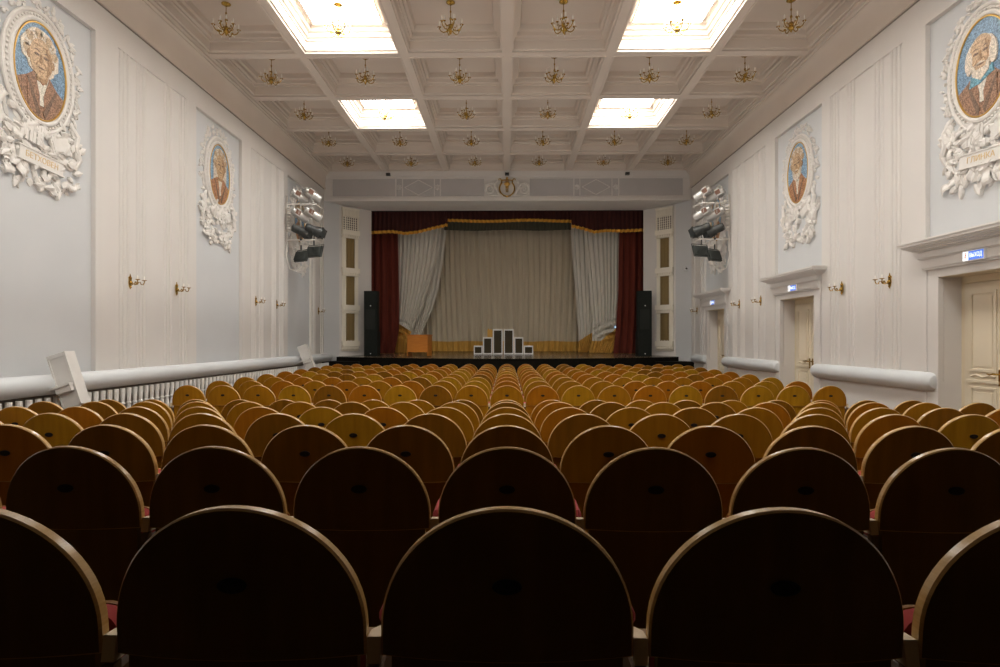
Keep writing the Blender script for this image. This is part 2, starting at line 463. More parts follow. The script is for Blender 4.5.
# splayed side walls of the opening
for n, s in ((4, -1), (5, 1)):
    P = [(5.76, 18.28), (5.42, 18.85), (4.89, 19.40), (4.59, 19.75)]
    m = MB()
    zt = CZ + 4.372
    for i in range(3):
        a, b = P[i], P[i + 1]
        pts = [(s * a[0], a[1], 0.6), (s * b[0], b[1], 0.6), (s * b[0], b[1], zt), (s * a[0], a[1], zt)]
        m.poly(pts if s > 0 else pts[::-1], 1 if i == 0 else 0)
    pts = [(s * 4.59, 19.75, 0.6), (s * 4.9, 19.95, 0.6), (s * 4.9, 19.95, zt), (s * 4.59, 19.75, zt)]
    m.poly(pts if s > 0 else pts[::-1], 0)
    struct(m.build('wall_stage_left' if s < 0 else 'wall_stage_right', ['wall', 'panel'], smooth=0))
m = MB()
m.box(-6.2, 6.2, 22.4, 22.5, 0.4, 8.5)
m.box(-6.2, -6.1, 19.9, 22.4, 0.4, 8.5); m.box(6.1, 6.2, 19.9, 22.4, 0.4, 8.5)
m.box(-6.2, 6.2, 19.6, 22.5, 8.0, 8.1)
m.box(-6.2, 6.2, 19.76, 19.86, CZ + 4.38, 8.0)
m.box(-6.2, -4.85, 19.86, 19.96, 0.6, 8.0); m.box(4.85, 6.2, 19.86, 19.96, 0.6, 8.0)
struct(m.build('wall_stage_back', 'void', smooth=0))

# stage: gently raked boards, the apron bows toward the seats
def apron(x, w=5.42, yc=17.5, ye=18.55): return yc + (ye - yc) * (x / w) ** 2
m = MB()
n = 28
xs = [-5.42 + 10.84 * i / n for i in range(n + 1)]
fr = [(x, apron(x)) for x in xs]
for i in range(n):
    a, b = fr[i], fr[i + 1]
    m.poly([(a[0], a[1], stage_z(a[1])), (b[0], b[1], stage_z(b[1])), (b[0], 22.4, stage_z(22.4)), (a[0], 22.4, stage_z(22.4))], 0)
    m.poly([(a[0], a[1], 0.0), (b[0], b[1], 0.0), (b[0], b[1], stage_z(b[1]) - 0.03), (a[0], a[1], stage_z(a[1]) - 0.03)], 1)
    m.poly([(a[0], a[1] - 0.02, stage_z(a[1]) - 0.03), (b[0], b[1] - 0.02, stage_z(b[1]) - 0.03), (b[0], b[1] - 0.02, stage_z(b[1])), (a[0], a[1] - 0.02, stage_z(a[1]))], 2)
    m.poly([(a[0], a[1] - 0.02, stage_z(a[1])), (b[0], b[1] - 0.02, stage_z(b[1])), (b[0], b[1], stage_z(b[1])), (a[0], a[1], stage_z(a[1]))], 0)
for s in (-1, 1):
    q = [(s * 5.42, 18.53, 0), (s * 5.42, 22.4, 0), (s * 5.42, 22.4, stage_z(22.4)), (s * 5.42, 18.53, stage_z(18.53))]
    m.poly(q if s > 0 else q[::-1], 1)
    m.box(s * 5.42, s * 6.1, 19.9, 22.4, 0.5, stage_z(21) , 0)
struct(m.build('stage_floor', ['stage', 'black', 'black'], smooth=0))
m = MB()
for s in (-1, 1):
    m.box(s * 4.6, s * 5.74, 18.02, 18.7, 0.0, CZ - 0.665)
struct(m.build('stage_step', 'black', smooth=0))

# ------------------------------------------------------------------ grille columns on the splayed sides
def grille_column(s):
    a, b = Vector((s * 5.42, 18.85, 0)), Vector((s * 4.89, 19.40, 0))
    if s > 0: a, b = b, a
    d = (b - a).normalized(); nrm = Vector((d.y, -d.x, 0))
    t = thing('grille_column', 'cream grille column with lattice top and three brown slatted panels, beside the %s' % ('security camera' if s > 0 else 'loudspeaker by the desk'), 'grille', (a + b) / 2 + nrm * 0.004)
    t.rotation_euler = Matrix((( d.x, 0, nrm.x), (d.y, 0, nrm.y), (0, 1, 0))).to_euler()
    h0 = CZ; W = 0.30
    fr = MB()
    for y0, y1 in ((-0.36, 4.28),):
        fr.box(-W, -0.185, y0, y1, 0, 0.03); fr.box(0.185, W, y0, y1, 0, 0.03)
        fr.box(-0.185, -0.165, y0, y1, 0, 0.045); fr.box(0.165, 0.185, y0, y1, 0, 0.045)
        fr.box(-W, W, y0, 0.0, 0, 0.028)
    fr.build('frame', 'cream', t, 0).location = (0, h0, 0)
    lat = MB()
    lat.box(-W + 0.01, W - 0.01, 3.53, 4.28, 0.03, 0.034, 1)  # dark sheet behind the bars, its colour stands for shade in the openings
    for i in range(8): lat.box(-0.285 + 0.076 * i, -0.285 + 0.076 * i + 0.026, 3.56, 4.02, 0.034, 0.042)
    for i in range(7): lat.box(-W, W, 3.56 + 0.074 * i, 3.56 + 0.074 * i + 0.022, 0.034, 0.041)
    for i in range(12): lat.box(-0.295 + 0.05 * i, -0.295 + 0.05 * i + 0.035, 4.03, 4.27, 0.034, 0.075)
    lat.box(-W - 0.015, W + 0.015, 4.25, 4.31, 0.0, 0.09); lat.box(-W, -W + 0.025, 3.5, 4.27, 0, 0.08); lat.box(W - 0.025, W, 3.5, 4.27, 0, 0.08)
    lat.build('lattice', ['cream', 'hole_shade'], t, 0).location = (0, h0, 0)
    for v in (3.33, 2.09, 0.88, -0.30):
        br = MB()
        br.box(-W - 0.02, W + 0.02, 0.10, 0.26, 0, 0.10); br.box(-W, W, 0.02, 0.10, 0, 0.06); br.box(-W - 0.02, W + 0.02, 0.0, 0.02, 0, 0.09)
        for i in range(9): br.box(-0.28 + 0.064 * i, -0.28 + 0.064 * i + 0.034, 0.025, 0.10, 0.05, 0.085)
        br.build('bracket', 'cream', t, 0).location = (0, h0 + v, 0)
    for v0, v1 in ((2.36, 3.32), (1.15, 2.08), (-0.03, 0.87)):
        sl = MB(); sl.box(-0.165, 0.165, v0, v1, 0, 0.012)
        for i in range(6): sl.box(-0.158 + 0.054 * i, -0.158 + 0.054 * i + 0.034, v0, v1, 0.012, 0.032)
        sl.build('slatted_panel', 'slat', t, 0).location = (0, h0, 0)
grille_column(-1); grille_column(1)

# ------------------------------------------------------------------ lyre emblem and the small black boxes on the frieze
t = thing('lyre_emblem', 'gilded lyre emblem with white scrolls at the middle of the frieze above the stage', 'emblem', (0, ZF - 0.03, CZ + 4.80), ROT_F)
m = MB()
for s in (-1, 1):
    pts = []
    for i in range(19):
        a = -PI / 2 + s * (i / 18) * 2.35
        rx, ry = 0.235, 0.24
        pts.append((rx * math.cos(a), -0.05 + ry * math.sin(a), 0.02))
    pts += [(s * 0.165, 0.16, 0.02), (s * 0.17, 0.21, 0.02), (s * 0.205, 0.255, 0.02), (s * 0.255, 0.25, 0.02), (s * 0.26, 0.21, 0.02)]
    m.tube(pts, [0.024] * 19 + [0.022, 0.02, 0.018, 0.016, 0.012], 8)
m.tube([(-0.18, 0.205, 0.03), (0, 0.22, 0.035), (0.18, 0.205, 0.03)], 0.018, 8)
m.build('lyre_frame', 'gold', t)
m = MB()
for i in range(-3, 4):
    m.tube([(i * 0.012, -0.17, 0.025), (i * 0.02, 0.21, 0.03)], 0.005, 5)
m.build('strings', 'gold', t)
m = MB()
for i in range(-4, 5):
    a = i * 0.26
    m.tube([(0, 0.02, 0.03), (0.07 * math.sin(a), 0.02 + 0.08 * math.cos(a), 0.05), (0.13 * math.sin(a), 0.02 + 0.16 * math.cos(a), 0.035)], [0.014, 0.02, 0.004], 6)
m.ball((0, 0.0, 0.04), 0.045)
m.build('palmette', 'goldp', t)
MB().ball((0, 0.27, 0.04), 0.04).build('finial', 'goldp', t); MB().ball((0, -0.30, 0.03), 0.035).build('boss', 'goldp', t)
m = MB()
def spiral(cx, cy, r0, turns, a0, sgn, n=26):
    return [(cx + r0 * (1 - i / n * 0.85) * math.cos(a0 + sgn * turns * 2 * PI * i / n), cy + r0 * (1 - i / n * 0.85) * math.sin(a0 + sgn * turns * 2 * PI * i / n), 0.012) for i in range(n + 1)]
for s in (-1, 1):
    m.tube(spiral(s * 0.52, -0.08, 0.16, 1.6, PI / 2, -s), [0.035 * (1 - 0.02 * i) for i in range(27)], 7)
    m.tube([(s * 0.12, -0.27, 0.01), (s * 0.26, -0.22, 0.015), (s * 0.34, -0.05, 0.02), (s * 0.42, 0.1, 0.02), (s * 0.55, 0.13, 0.015), (s * 0.68, 0.05, 0.012), (s * 0.70, -0.12, 0.01), (s * 0.66, -0.24, 0.01)], [0.02, 0.03, 0.04, 0.04, 0.035, 0.03, 0.025, 0.015], 7)
    m.tube([(s * 0.28, 0.24, 0.01), (s * 0.34, 0.14, 0.015), (s * 0.42, 0.02, 0.015)], [0.012, 0.03, 0.02], 6)
    m.tube([(s * 0.2, -0.27, 0.01), (s * 0.4, -0.28, 0.015), (s * 0.6, -0.25, 0.01)], [0.02, 0.03, 0.012], 6)
    for q in range(5):
        m.ball((s * (0.30 + 0.05 * q), 0.06 + 0.03 * q - 0.18, 0.012), 0.025)
m.build('scroll_ornament', 'plaster', t)
for px, lab in ((388, 'small black box on the frieze top above the lozenge by the balustrade wall'), (507, 'small black box on the frieze top directly above the golden lyre'), (627, 'small black box on the frieze top above the lozenge by the door wall')):
    x = (px - 507) / F * 18.3
    t = thing('mounted_sensor', lab, 'sensor', (x, ZF - 0.062, CZ + 5.19))
    MB().box(-0.065, 0.065, -0.10, 0.0, -0.04, 0.035).build('housing', 'lampblk', t, 0)
    MB().lathe([(0.022, 0), (0.024, 0.01), (0.015, 0.016)], 10, 0, (0, -0.10, 0), Matrix.Rotation(PI / 2, 4, 'X')).build('lens', 'lens', t)

# ------------------------------------------------------------------ doors, surrounds, rails on the door wall
SIDEW = ['', 'first', 'second', 'third']
for n, c in enumerate(DC[2:], 1):
    # door set deep in its reveal
    d = MB()
    xd = XW + 0.33
    d.box(xd, xd + 0.06, c - OH, c + OH, -0.05, ZD + 0.05, 1)
    do = struct(d.build('door_%d' % n, ['door', 'doorframe'], smooth=0))
    fr = MB()
    fr.box(xd - 0.03, xd, c - OH, c - OH + 0.06, 0, ZD - 0.008); fr.box(xd - 0.03, xd, c + OH - 0.06, c + OH, 0, ZD - 0.008)
    fr.box(xd - 0.03, xd, c - OH + 0.06, c + OH - 0.06, ZD - 0.10, ZD - 0.008); fr.box(XW + 0.01, xd - 0.031, c - OH + 0.007, c + OH - 0.007, ZD - 0.012, ZD - 0.0005)
    fr.build('door_frame', 'doorframe', do, 0)
    for a, b in ((c - OH + 0.06, c - 0.005), (c + 0.005, c + OH - 0.06)):
        l = MB()
        l.box(xd - 0.035, xd, a, b, 0.01, ZD - 0.11)
        def fram(z0, z1, e=0.10, w=0.035):
            for (u0, u1, v0, v1) in ((a + e, b - e, z0, z0 + w), (a + e, b - e, z1 - w, z1), (a + e, a + e + w, z0 + w, z1 - w), (b - e - w, b - e, z0 + w, z1 - w)):
                l.box(xd - 0.052, xd - 0.03, u0, u1, v0, v1)
            l.box(xd - 0.045, xd - 0.03, a + e + 0.07, b - e - 0.07, z0 + 0.07, z1 - 0.07)
        fram(1.18, ZD - 0.22)
        l.box(xd - 0.06, xd - 0.03, a + 0.06, b - 0.06, 1.04, 1.075)
        l.tube([(xd - 0.045, a + 0.12, 1.12), (xd - 0.045, a + 0.2, 1.14), (xd - 0.045, (a + b) / 2, 1.11), (xd - 0.045, b - 0.2, 1.14), (xd - 0.045, b - 0.12, 1.12)], 0.012, 6)
        fram(0.70, 0.99, 0.10, 0.03); fram(0.16, 0.62)
        l.build('door_leaf', 'door', do, 0)
    hd = MB()
    for s in (-1, 1):
        y = c + s * 0.06
        hd.box(xd - 0.045, xd - 0.03, y - 0.018, y + 0.018, 1.02, 1.22)
        hd.tube([(xd - 0.04, y, 1.16), (xd - 0.09, y, 1.16), (xd - 0.095, y + s * 0.04, 1.165), (xd - 0.095, y + s * 0.09, 1.15), (xd - 0.095, y + s * 0.13, 1.165)], [0.011, 0.011, 0.012, 0.010, 0.007], 8)
    hd.build('door_handle', 'gold', do)
    # surround
    t = MB()
    def tb(d0, d1, y0, y1, z0, z1): t.box(XW - d0, XW - d1, y0, y1, z0, z1)
    for s in (-1, 1):
        tb(-0.06, 0.012, c + s * (OH - 0.006), c + s * (PH - 0.01), 0, CZ + 0.95)
        tb(0.012, 0.03, c + s * (PH - 0.06), c + s * (PH - 0.01), 0, CZ + 0.95)
    tb(-0.05, 0.010, c - PH + 0.012, c + PH - 0.012, ZD - 0.006, CZ + 0.948)
    q = CZ
    prof = [(0.05, 0.945, 0.975), (0.07, 0.975, 1.09), (0.085, 1.09, 1.105), (0.105, 1.105, 1.125), (0.085, 1.125, 1.20), (0.12, 1.20, 1.215), (0.16, 1.215, 1.235), (0.19, 1.235, 1.255), (0.23, 1.255, 1.275), (0.26, 1.275, 1.31), (0.275, 1.31, 1.335), (0.22, 1.335, 1.345)]
    for dd, z0, z1 in prof:
        e = dd - 0.06
        t.box(XW + 0.055, XW - dd, c - PH - max(-0.006, e - 0.02), c + PH + max(-0.006, e - 0.02), q + z0, q + z1)
    struct(t.build('trim_%d' % (5 + n), 'wall', smooth=0))
    # illuminated exit sign
    e = thing('exit_sign', 'small glowing blue exit sign over the %s door from the stage' % SIDEW[4 - n], 'sign', (XW - 0.0705, c - 0.02, CZ + 1.03), ROT_R, 'exit signs above the doors')
    hb = MB(); hb.box(-0.165, 0.165, -0.062, 0.062, 0.0, 0.03); hb.build('housing', 'badge', e, 0)
    fa = MB(); fa.box(-0.068, 0.155, -0.052, 0.052, 0.03, 0.034); fa.build('blue_face', 'signb', e, 0)
    fw = MB(); fw.box(-0.155, -0.068, -0.052, 0.052, 0.03, 0.034); fw.build('white_face', 'signw', e, 0)
    pg = MB()
    pg.ball((-0.105, 0.03, 0.036), 0.009); pg.tube([(-0.108, 0.018, 0.036), (-0.115, -0.008, 0.036), (-0.098, -0.022, 0.036), (-0.10, -0.042, 0.036)], 0.005, 5)
    pg.tube([(-0.115, -0.008, 0.036), (-0.128, -0.022, 0.036), (-0.14, -0.026, 0.036)], 0.005, 5); pg.tube([(-0.128, 0.006, 0.036), (-0.108, 0.014, 0.036), (-0.092, 0.0, 0.036)], 0.004, 5)
    pg.build('pictogram', 'signr', e)
    text_mesh('ВЫХОД', 0.075, 'lettering', 'signl', e, (0.045, 0, 0.0355), 0.001, 0.185)

for n, (a, b) in enumerate(((DC[2] - 4.51 + OH, DC[2] - OH - 0.02), (DC[2] + OH + 0.02, DC[3] - OH - 0.02), (DC[3] + OH + 0.02, DC[4] - OH - 0.02), (DC[4] + OH + 0.02, 18.05))):
    r = 0.128; zc = CZ - 0.565
    lab = ['rounded grey-white wall rail before the wide door', 'rounded grey-white wall rail between the first and second doors', 'rounded grey-white wall rail between second and third doors', 'short rounded grey-white wall rail between last door and stage'][n]
    if n == 0: a = 3.0
    pts = [(XW - 0.005, a + 0.002, zc), (XW - 0.005, a + 0.02, zc), (XW - 0.005, a + 0.06, zc), (XW - 0.005, a + 0.12, zc), (XW - 0.005, b - 0.12, zc), (XW - 0.005, b - 0.06, zc), (XW - 0.005, b - 0.02, zc), (XW - 0.005, b - 0.002, zc)]
    o = MB().tube(pts, [r * 0.35, r * 0.72, r * 0.93, r, r, r * 0.93, r * 0.72, r * 0.35], 20).build('trim_%d' % (9 + n), 'roll')
    struct(o)

# ------------------------------------------------------------------ balustrade along the other wall
t = thing('balustrade', 'long white balustrade of turned balusters under a thick rounded rail along the wall', 'balustrade', (-5.60, 5.4, 0))
MB().tube([(0, 0.0, CZ - 0.545), (0, 0.05, CZ - 0.545), (0, 12.9, CZ - 0.545), (0, 13.05, CZ - 0.545), (0, 13.1, CZ - 0.545)], [0.09, 0.125, 0.125, 0.10, 0.05], 20).build('handrail', 'roll', t)
MB().box(-0.06, 0.115, 0.0, 12.9, 0.0, 0.40).build('plinth', 'balus', t, 0)
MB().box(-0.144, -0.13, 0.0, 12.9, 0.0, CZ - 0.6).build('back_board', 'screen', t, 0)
bal = MB().lathe([(0.036, 0.40), (0.036, 0.43), (0.022, 0.45), (0.030, 0.50), (0.034, 0.54), (0.026, 0.60), (0.021, 0.655), (0.033, 0.665), (0.033, 0.68), (0.022, 0.69), (0.028, 0.76), (0.034, 0.82), (0.034, 0.89)], 10).mesh('baluster', ['balus'])
for i in range(93):
    link('baluster', bal, t).location = (0.06, 0.07 + 0.138 * i, 0)
def slant_post(y, x0, z0, x1, z1, lab):
    """slanted white box post: leaning shaft from (x0, z0) up to (x1, z1), carried by an upright leg."""
    fz = ROW_Z[6] if y < 8 else 0.0
    t = thing('slanted_post', lab, 'post', (x0, y, fz))
    a = math.atan2(x1 - x0, z1 - z0); ln = math.hypot(x1 - x0, z1 - z0)
    T = Matrix.Translation((0, 0, z0 - fz)) @ Matrix.Rotation(a, 4, 'Y')
    b = MB().box(-0.115, 0.115, -0.08, 0.08, -0.02, ln, 0, T)
    b.box(-0.118, -0.10, -0.092, -0.08, 0, ln, 0, T); b.box(0.10, 0.118, -0.092, -0.08, 0, ln, 0, T); b.box(-0.10, 0.10, -0.092, -0.08, ln - 0.05, ln, 0, T)
    b.build('shaft', 'post', t, 0)
    MB().box(-0.09, 0.09, -0.07, 0.07, 0.02, z0 - fz + 0.03).build('leg', 'post', t, 0)
    MB().box(-0.10, 0.10, -0.09, 0.09, 0.0, 0.02).build('foot', 'post', t, 0)
    k = MB(); k.box(-0.20, 0.10, -0.16, -0.092, ln * 0.36, ln * 0.36 + 0.025, 0, T); k.box(-0.10, 0.09, -0.14, -0.092, ln * 0.36 - 0.07, ln * 0.36, 0, T)
    k.build('bracket', 'post', t, 0)
slant_post(7.12, -5.28, 0.80, -5.48, 1.415, 'big white slanted post leaning over the balustrade rail below the tousle-haired mosaic portrait')
slant_post(15.45, -5.20, 0.84, -5.42, 1.44, 'white slanted post leaning over the balustrade rail at its stage end')

# ------------------------------------------------------------------ wall sconces
def make_sconce():
    t = thing('wall_sconce', '', 'wall lamp')
    m = MB()
    m.prism([(0.0, -0.17), (0.035, -0.10), (0.05, -0.02), (0.04, 0.06), (0.055, 0.10), (0.02, 0.13), (0, 0.19), (-0.02, 0.13), (-0.055, 0.10), (-0.04, 0.06), (-0.05, -0.02), (-0.035, -0.10)], (0, 0.018))
    m.ball((0, -0.02, 0.03), 0.042, 0, 10, (1, 1.2, 0.8)); m.ball((0, 0.10, 0.02), 0.025); m.ball((0, -0.12, 0.02), 0.022)
    m.build('back_plate', 'gold', t)
    for s in (-1, 1):
        a = MB()
        a.tube([(s * 0.01, -0.02, 0.04), (s * 0.03, -0.06, 0.09), (s * 0.05, -0.05, 0.14), (s * 0.06, 0.0, 0.16), (s * 0.075, 0.0, 0.19), (s * 0.09, -0.05, 0.20), (s * 0.11, -0.055, 0.235), (s * 0.12, 0.0, 0.255), (s * 0.12, 0.03, 0.255)], [0.012, 0.013, 0.012, 0.01, 0.01, 0.012, 0.012, 0.011, 0.01], 7)
        T = Matrix.Rotation(-PI / 2, 4, 'X')
        a.lathe([(0.008, 0.02), (0.022, 0.03), (0.05, 0.045), (0.052, 0.052), (0.012, 0.055)], 12, 0, (s * 0.12, 0, 0.255), T)
        arm = a.build('arm', 'gold', t)
        MB().lathe([(0.011, 0.052), (0.011, 0.10), (0.013, 0.11), (0.008, 0.135), (0.001, 0.15)], 8, 0, (s * 0.12, 0, 0.255), T).build('candle', 'candle', arm)
        cr = MB()
        for q in range(6):
            an = q * PI / 3
            cr.ball((s * 0.12 + 0.048 * math.cos(an), 0.015, 0.255 + 0.048 * math.sin(an)), 0.008, 0, 6, (1, 1.7, 1))
        cr.ball((s * 0.06, -0.075, 0.13), 0.009, 0, 6, (1, 1.8, 1)); cr.ball((s * 0.1, -0.09, 0.22), 0.009, 0, 6, (1, 1.8, 1))
        cr.build('crystal_fringe', 'crystal', arm)
    return t
proto = make_sconce(); first = True
for s in (-1, 1):
    for i, y in enumerate((8.86, 10.12, 13.33, 14.55, 17.75)):
        t = proto if first else copy_tree(proto); first = False
        t.location = (s * (XW + (-0.001 if i == 4 else 0.007)), y, CZ + 0.885); t.scale = (0.68, 0.66, 0.68)
        t.rotation_euler = ROT_L if s < 0 else ROT_R
        t['label'] = 'gold two-armed wall sconce, %s from the stage, on the wall with the %s' % (ORD[5 - i], 'balustrade' if s < 0 else 'doors')
        t['group'] = 'gilded wall sconces'

# ------------------------------------------------------------------ chandeliers
def make_chandelier():
    t = thing('chandelier', '', 'chandelier')
    MB().lathe([(0.002, 0.0), (0.085, -0.004), (0.085, -0.015), (0.06, -0.03), (0.02, -0.04), (0.012, -0.06)], 16).build('canopy', 'gold', t)
    MB().lathe([(0.008, -0.05), (0.008, -0.15), (0.018, -0.165), (0.018, -0.18), (0.008, -0.20), (0.008, -0.27), (0.02, -0.285), (0.024, -0.31), (0.012, -0.33), (0.008, -0.40)], 8).build('stem', 'gold', t)
    MB().lathe([(0.008, -0.39), (0.03, -0.42), (0.045, -0.45), (0.03, -0.475), (0.055, -0.49), (0.06, -0.505), (0.035, -0.535), (0.018, -0.55), (0.02, -0.565), (0.001, -0.585)], 12).build('body', 'gold', t)
    ma = MB()
    ma.tube([(0.03, 0, -0.47), (0.08, 0, -0.52), (0.14, 0, -0.53), (0.19, 0, -0.50), (0.215, 0, -0.46), (0.22, 0, -0.44)], [0.011, 0.011, 0.010, 0.010, 0.009, 0.009], 6)
    ma.tube([(0.06, 0, -0.45), (0.10, 0, -0.47), (0.13, 0, -0.44), (0.115, 0, -0.42)], [0.006, 0.007, 0.006, 0.004], 5)
    ma.lathe([(0.007, -0.445), (0.036, -0.432), (0.037, -0.424), (0.01, -0.42)], 10, 0, (0.22, 0, 0))
    ma.lathe([(0.011, -0.424), (0.011, -0.37), (0.013, -0.36), (0.009, -0.335), (0.001, -0.315)], 7, 1, (0.22, 0, 0))
    for q in range(4):
        an = q * PI / 2
        ma.ball((0.22 + 0.034 * math.cos(an), 0.034 * math.sin(an), -0.45), 0.008, 2, 6, (1, 1, 2.0))
    ma.ball((0.14, 0, -0.56), 0.009, 2, 6, (1, 1, 2.2))
    me = ma.mesh('arm', ['gold', 'candle', 'crystal'])
    mb = MB()
    mb.tube([(0.015, 0, -0.40), (0.06, 0, -0.43), (0.10, 0, -0.41), (0.12, 0, -0.36)], [0.008, 0.009, 0.008, 0.008], 6)
    mb.lathe([(0.007, -0.365), (0.03, -0.352), (0.03, -0.346), (0.01, -0.342)], 10, 0, (0.12, 0, 0))
    mb.lathe([(0.010, -0.346), (0.010, -0.295), (0.012, -0.285), (0.008, -0.262), (0.001, -0.245)], 7, 1, (0.12, 0, 0))
    mb.ball((0.12, 0, -0.375), 0.008, 2, 6, (1, 1, 2.0))
    me2 = mb.mesh('arm', ['gold', 'candle', 'crystal'])
    for q in range(6):
        o = link('arm', me, t); o.rotation_euler = (0, 0, q * PI / 3 + 0.2)
    for q in range(3):
        o = link('arm', me2, t); o.rotation_euler = (0, 0, q * 2 * PI / 3 + 0.7)
    return t
proto = make_chandelier(); first = True
for k in range(0, 5):
    for c in range(6):
        t = proto if first else copy_tree(proto); first = False
        t.location = ((c - 2.5) * PITCH, KY(k) - (0.1 if k == 4 else 0), HB + (0.43 if (k, c) not in LIT else 0.404))
        t.rotation_euler = (0, 0, R.uniform(0, 1.0)); t.scale = (0.9, 0.9, 0.95)
        side = ('%s coffer from the balustrade wall' % ORD[c + 1]) if c < 3 else ('%s coffer from the door wall' % ORD[6 - c])
        t['label'] = 'small brass chandelier%s, %s ceiling row from stage, %s' % (' under light' if (k, c) in LIT else '', ORD[5 - k], side)
        t['group'] = 'brass chandeliers in the coffers'

# ------------------------------------------------------------------ mosaic portraits in plaster reliefs
EA, EB = 0.40, 0.585
def clip(p, f=0.985):
    r = math.hypot(p[0] / EA, p[1] / EB)
    return (p[0] * f / r, p[1] * f / r) if r > f else p
def dens(pts, n=6):
    out = []
    for i in range(len(pts)):
        a, b = pts[i], pts[(i + 1) % len(pts)]
        out += [(a[0] + (b[0] - a[0]) * t / n, a[1] + (b[1] - a[1]) * t / n) for t in range(n)]
    return out
def oval(cx, cy, a, b, n=40, jag=0.0, rr=None):
    return [(cx + a * math.cos(2 * PI * i / n) * (1 + (rr.uniform(-jag, jag) if jag else 0)), cy + b * math.sin(2 * PI * i / n) * (1 + (rr.uniform(-jag, jag) if jag else 0))) for i in range(n)]

def portrait(s, c, lab, kind, name=None, seed=1):
    rr = random.Random(seed)
    t = thing('portrait_relief', lab, 'portrait', (s * (XW + 0.064), c, CZ + 3.32), ROT_L if s < 0 else ROT_R)
    tx = rr.uniform(-0.02, 0.02)
    def flat(nm, shapes):
        """shapes: (outline, mosaic key, height)"""
        keys = sorted({k for _, k, _ in shapes}); q = MB()
        for pts, k, z in shapes:
            q.prism([clip(((p[0] * 1.24, 0.06 + (p[1] - 0.06) * 1.2) if nm in ('hair', 'face', 'features', 'beard') else p)) for p in pts], (0.03, z), keys.index(k))
        return q.build(nm, [MO[k] for k in keys], t, 0)
    flat('sky', [(oval(0, 0, EA, EB, 56), 'bg' if s < 0 and kind != 'wig' or kind == 'beard' else 'bg2', 0.040)])
    ck = 'coat' if kind in ('mane', 'beard') else 'coat2'
    coat = dens([(-0.42, -0.62), (-0.40, -0.22), (-0.22, -0.12), (-0.10, -0.02), (0.12, -0.02), (0.24, -0.14), (0.42, -0.26), (0.42, -0.62)])
    hl, hw = 0.20, 0.145
    lap = [(dens([(-0.20, -0.62), (-0.22, -0.16), (-0.10, -0.04), (-0.03, -0.30), (-0.03, -0.62)], 4), ck, 0.050),
           (dens([(0.05, -0.62), (0.03, -0.30), (0.12, -0.05), (0.23, -0.17), (0.22, -0.62)], 4), ck, 0.050),
           (coat, ck, 0.044), (dens([(-0.06, -0.60), (-0.22, -0.14), (-0.20, -0.13), (-0.02, -0.5)], 3), 'dark', 0.0515), (dens([(0.06, -0.58), (0.02, -0.5), (0.215, -0.16), (0.235, -0.17)], 3), 'dark', 0.0515)]
    flat('coat', lap)
    sh = [(dens([(-0.10, -0.03), (-0.03, -0.42), (0.04, -0.42), (0.12, -0.03), (0.0, 0.02)], 4), 'shirt', 0.047)]
    flat('shirt', sh)
    if kind == 'beard':
        flat('bow_tie', [(dens([(-0.18, -0.20), (-0.15, -0.07), (0.0, -0.12), (0.16, -0.02), (0.19, -0.12), (0.03, -0.17), (-0.01, -0.19)], 3), 'tie', 0.056)])
    elif kind != 'wig':
        flat('cravat', [(dens([(-0.10, -0.02), (-0.07, -0.10), (0.02, -0.16), (0.09, -0.09), (0.11, -0.01), (0.0, -0.05)], 3), 'coat2' if kind == 'mane' else 'tie', 0.054)])
    # hair behind, face, features
    hk = {'mane': 'hair', 'wig': 'hair', 'beard': 'hair', 'short': 'hair', 'tan': 'hair2', 'old': 'hair'}[kind]
    hb = {'mane': oval(0.0 + tx, 0.20, 0.225, 0.235, 30, 0.10, rr), 'wig': dens([(-0.20, -0.10), (-0.21, 0.18), (-0.13, 0.40), (0.0, 0.45), (0.13, 0.40), (0.21, 0.18), (0.20, -0.10), (0.10, -0.05), (-0.10, -0.05)], 3),
          'beard': oval(tx, 0.17, 0.18, 0.16, 30, 0.05, rr), 'short': oval(tx, 0.24, 0.16, 0.18, 30, 0.05, rr), 'tan': oval(tx, 0.22, 0.19, 0.21, 30, 0.07, rr), 'old': oval(tx, 0.22, 0.17, 0.20, 30, 0.06, rr)}[kind]
    hs = [(hb, hk, 0.052)]
    for q in range(9):
        an = 0.2 + q * PI / 8 * 0.98
        if kind in ('beard', 'old'):
            if q < 2: hs.append((oval(tx + (0.148 if q else -0.148), 0.11, 0.045, 0.125, 24, 0.08, rr), hk, 0.0595))
            continue
        hs.append((oval(tx + 0.175 * math.cos(an), 0.20 + 0.19 * math.sin(an), 0.045, 0.05, 10, 0.12, rr), hk if q % 2 else 'hair2', 0.0545))
    for q in range(0 if kind in ('beard', 'old') else 13):
        an = 0.1 + q * PI / 12 * 0.94; r0 = rr.uniform(0.13, 0.16); r1 = rr.uniform(0.19, 0.215); w = 0.06
        hs.append(([(tx + r0 * math.cos(an), 0.19 + r0 * math.sin(an)), (tx + r1 * math.cos(an + w), 0.19 + r1 * math.sin(an + w)), (tx + r1 * math.cos(an + 0.15), 0.19 + r1 * math.sin(an + 0.15))], 'hair2', 0.0562))
    flat('hair', hs)
    fc = [(oval(tx, 0.14, hw, hl, 30), 'skin', 0.057),
          (dens([(-0.07, -0.02), (-0.06, -0.10), (0.06, -0.10), (0.08, -0.02), (0.0, 0.05)], 2), 'skin2', 0.0552),
          (dens([(0.05 + tx, 0.28), (0.14 + tx, 0.20), (0.13 + tx, 0.06), (0.06 + tx, -0.04), (0.08 + tx, 0.10)], 3), 'skin2', 0.0585),
          (oval(-0.15 + tx, 0.13, 0.025, 0.045, 12), 'skin2', 0.056), (oval(0.15 + tx, 0.13, 0.022, 0.045, 12), 'skin2', 0.056)]
    flat('face', fc)
    ft = []
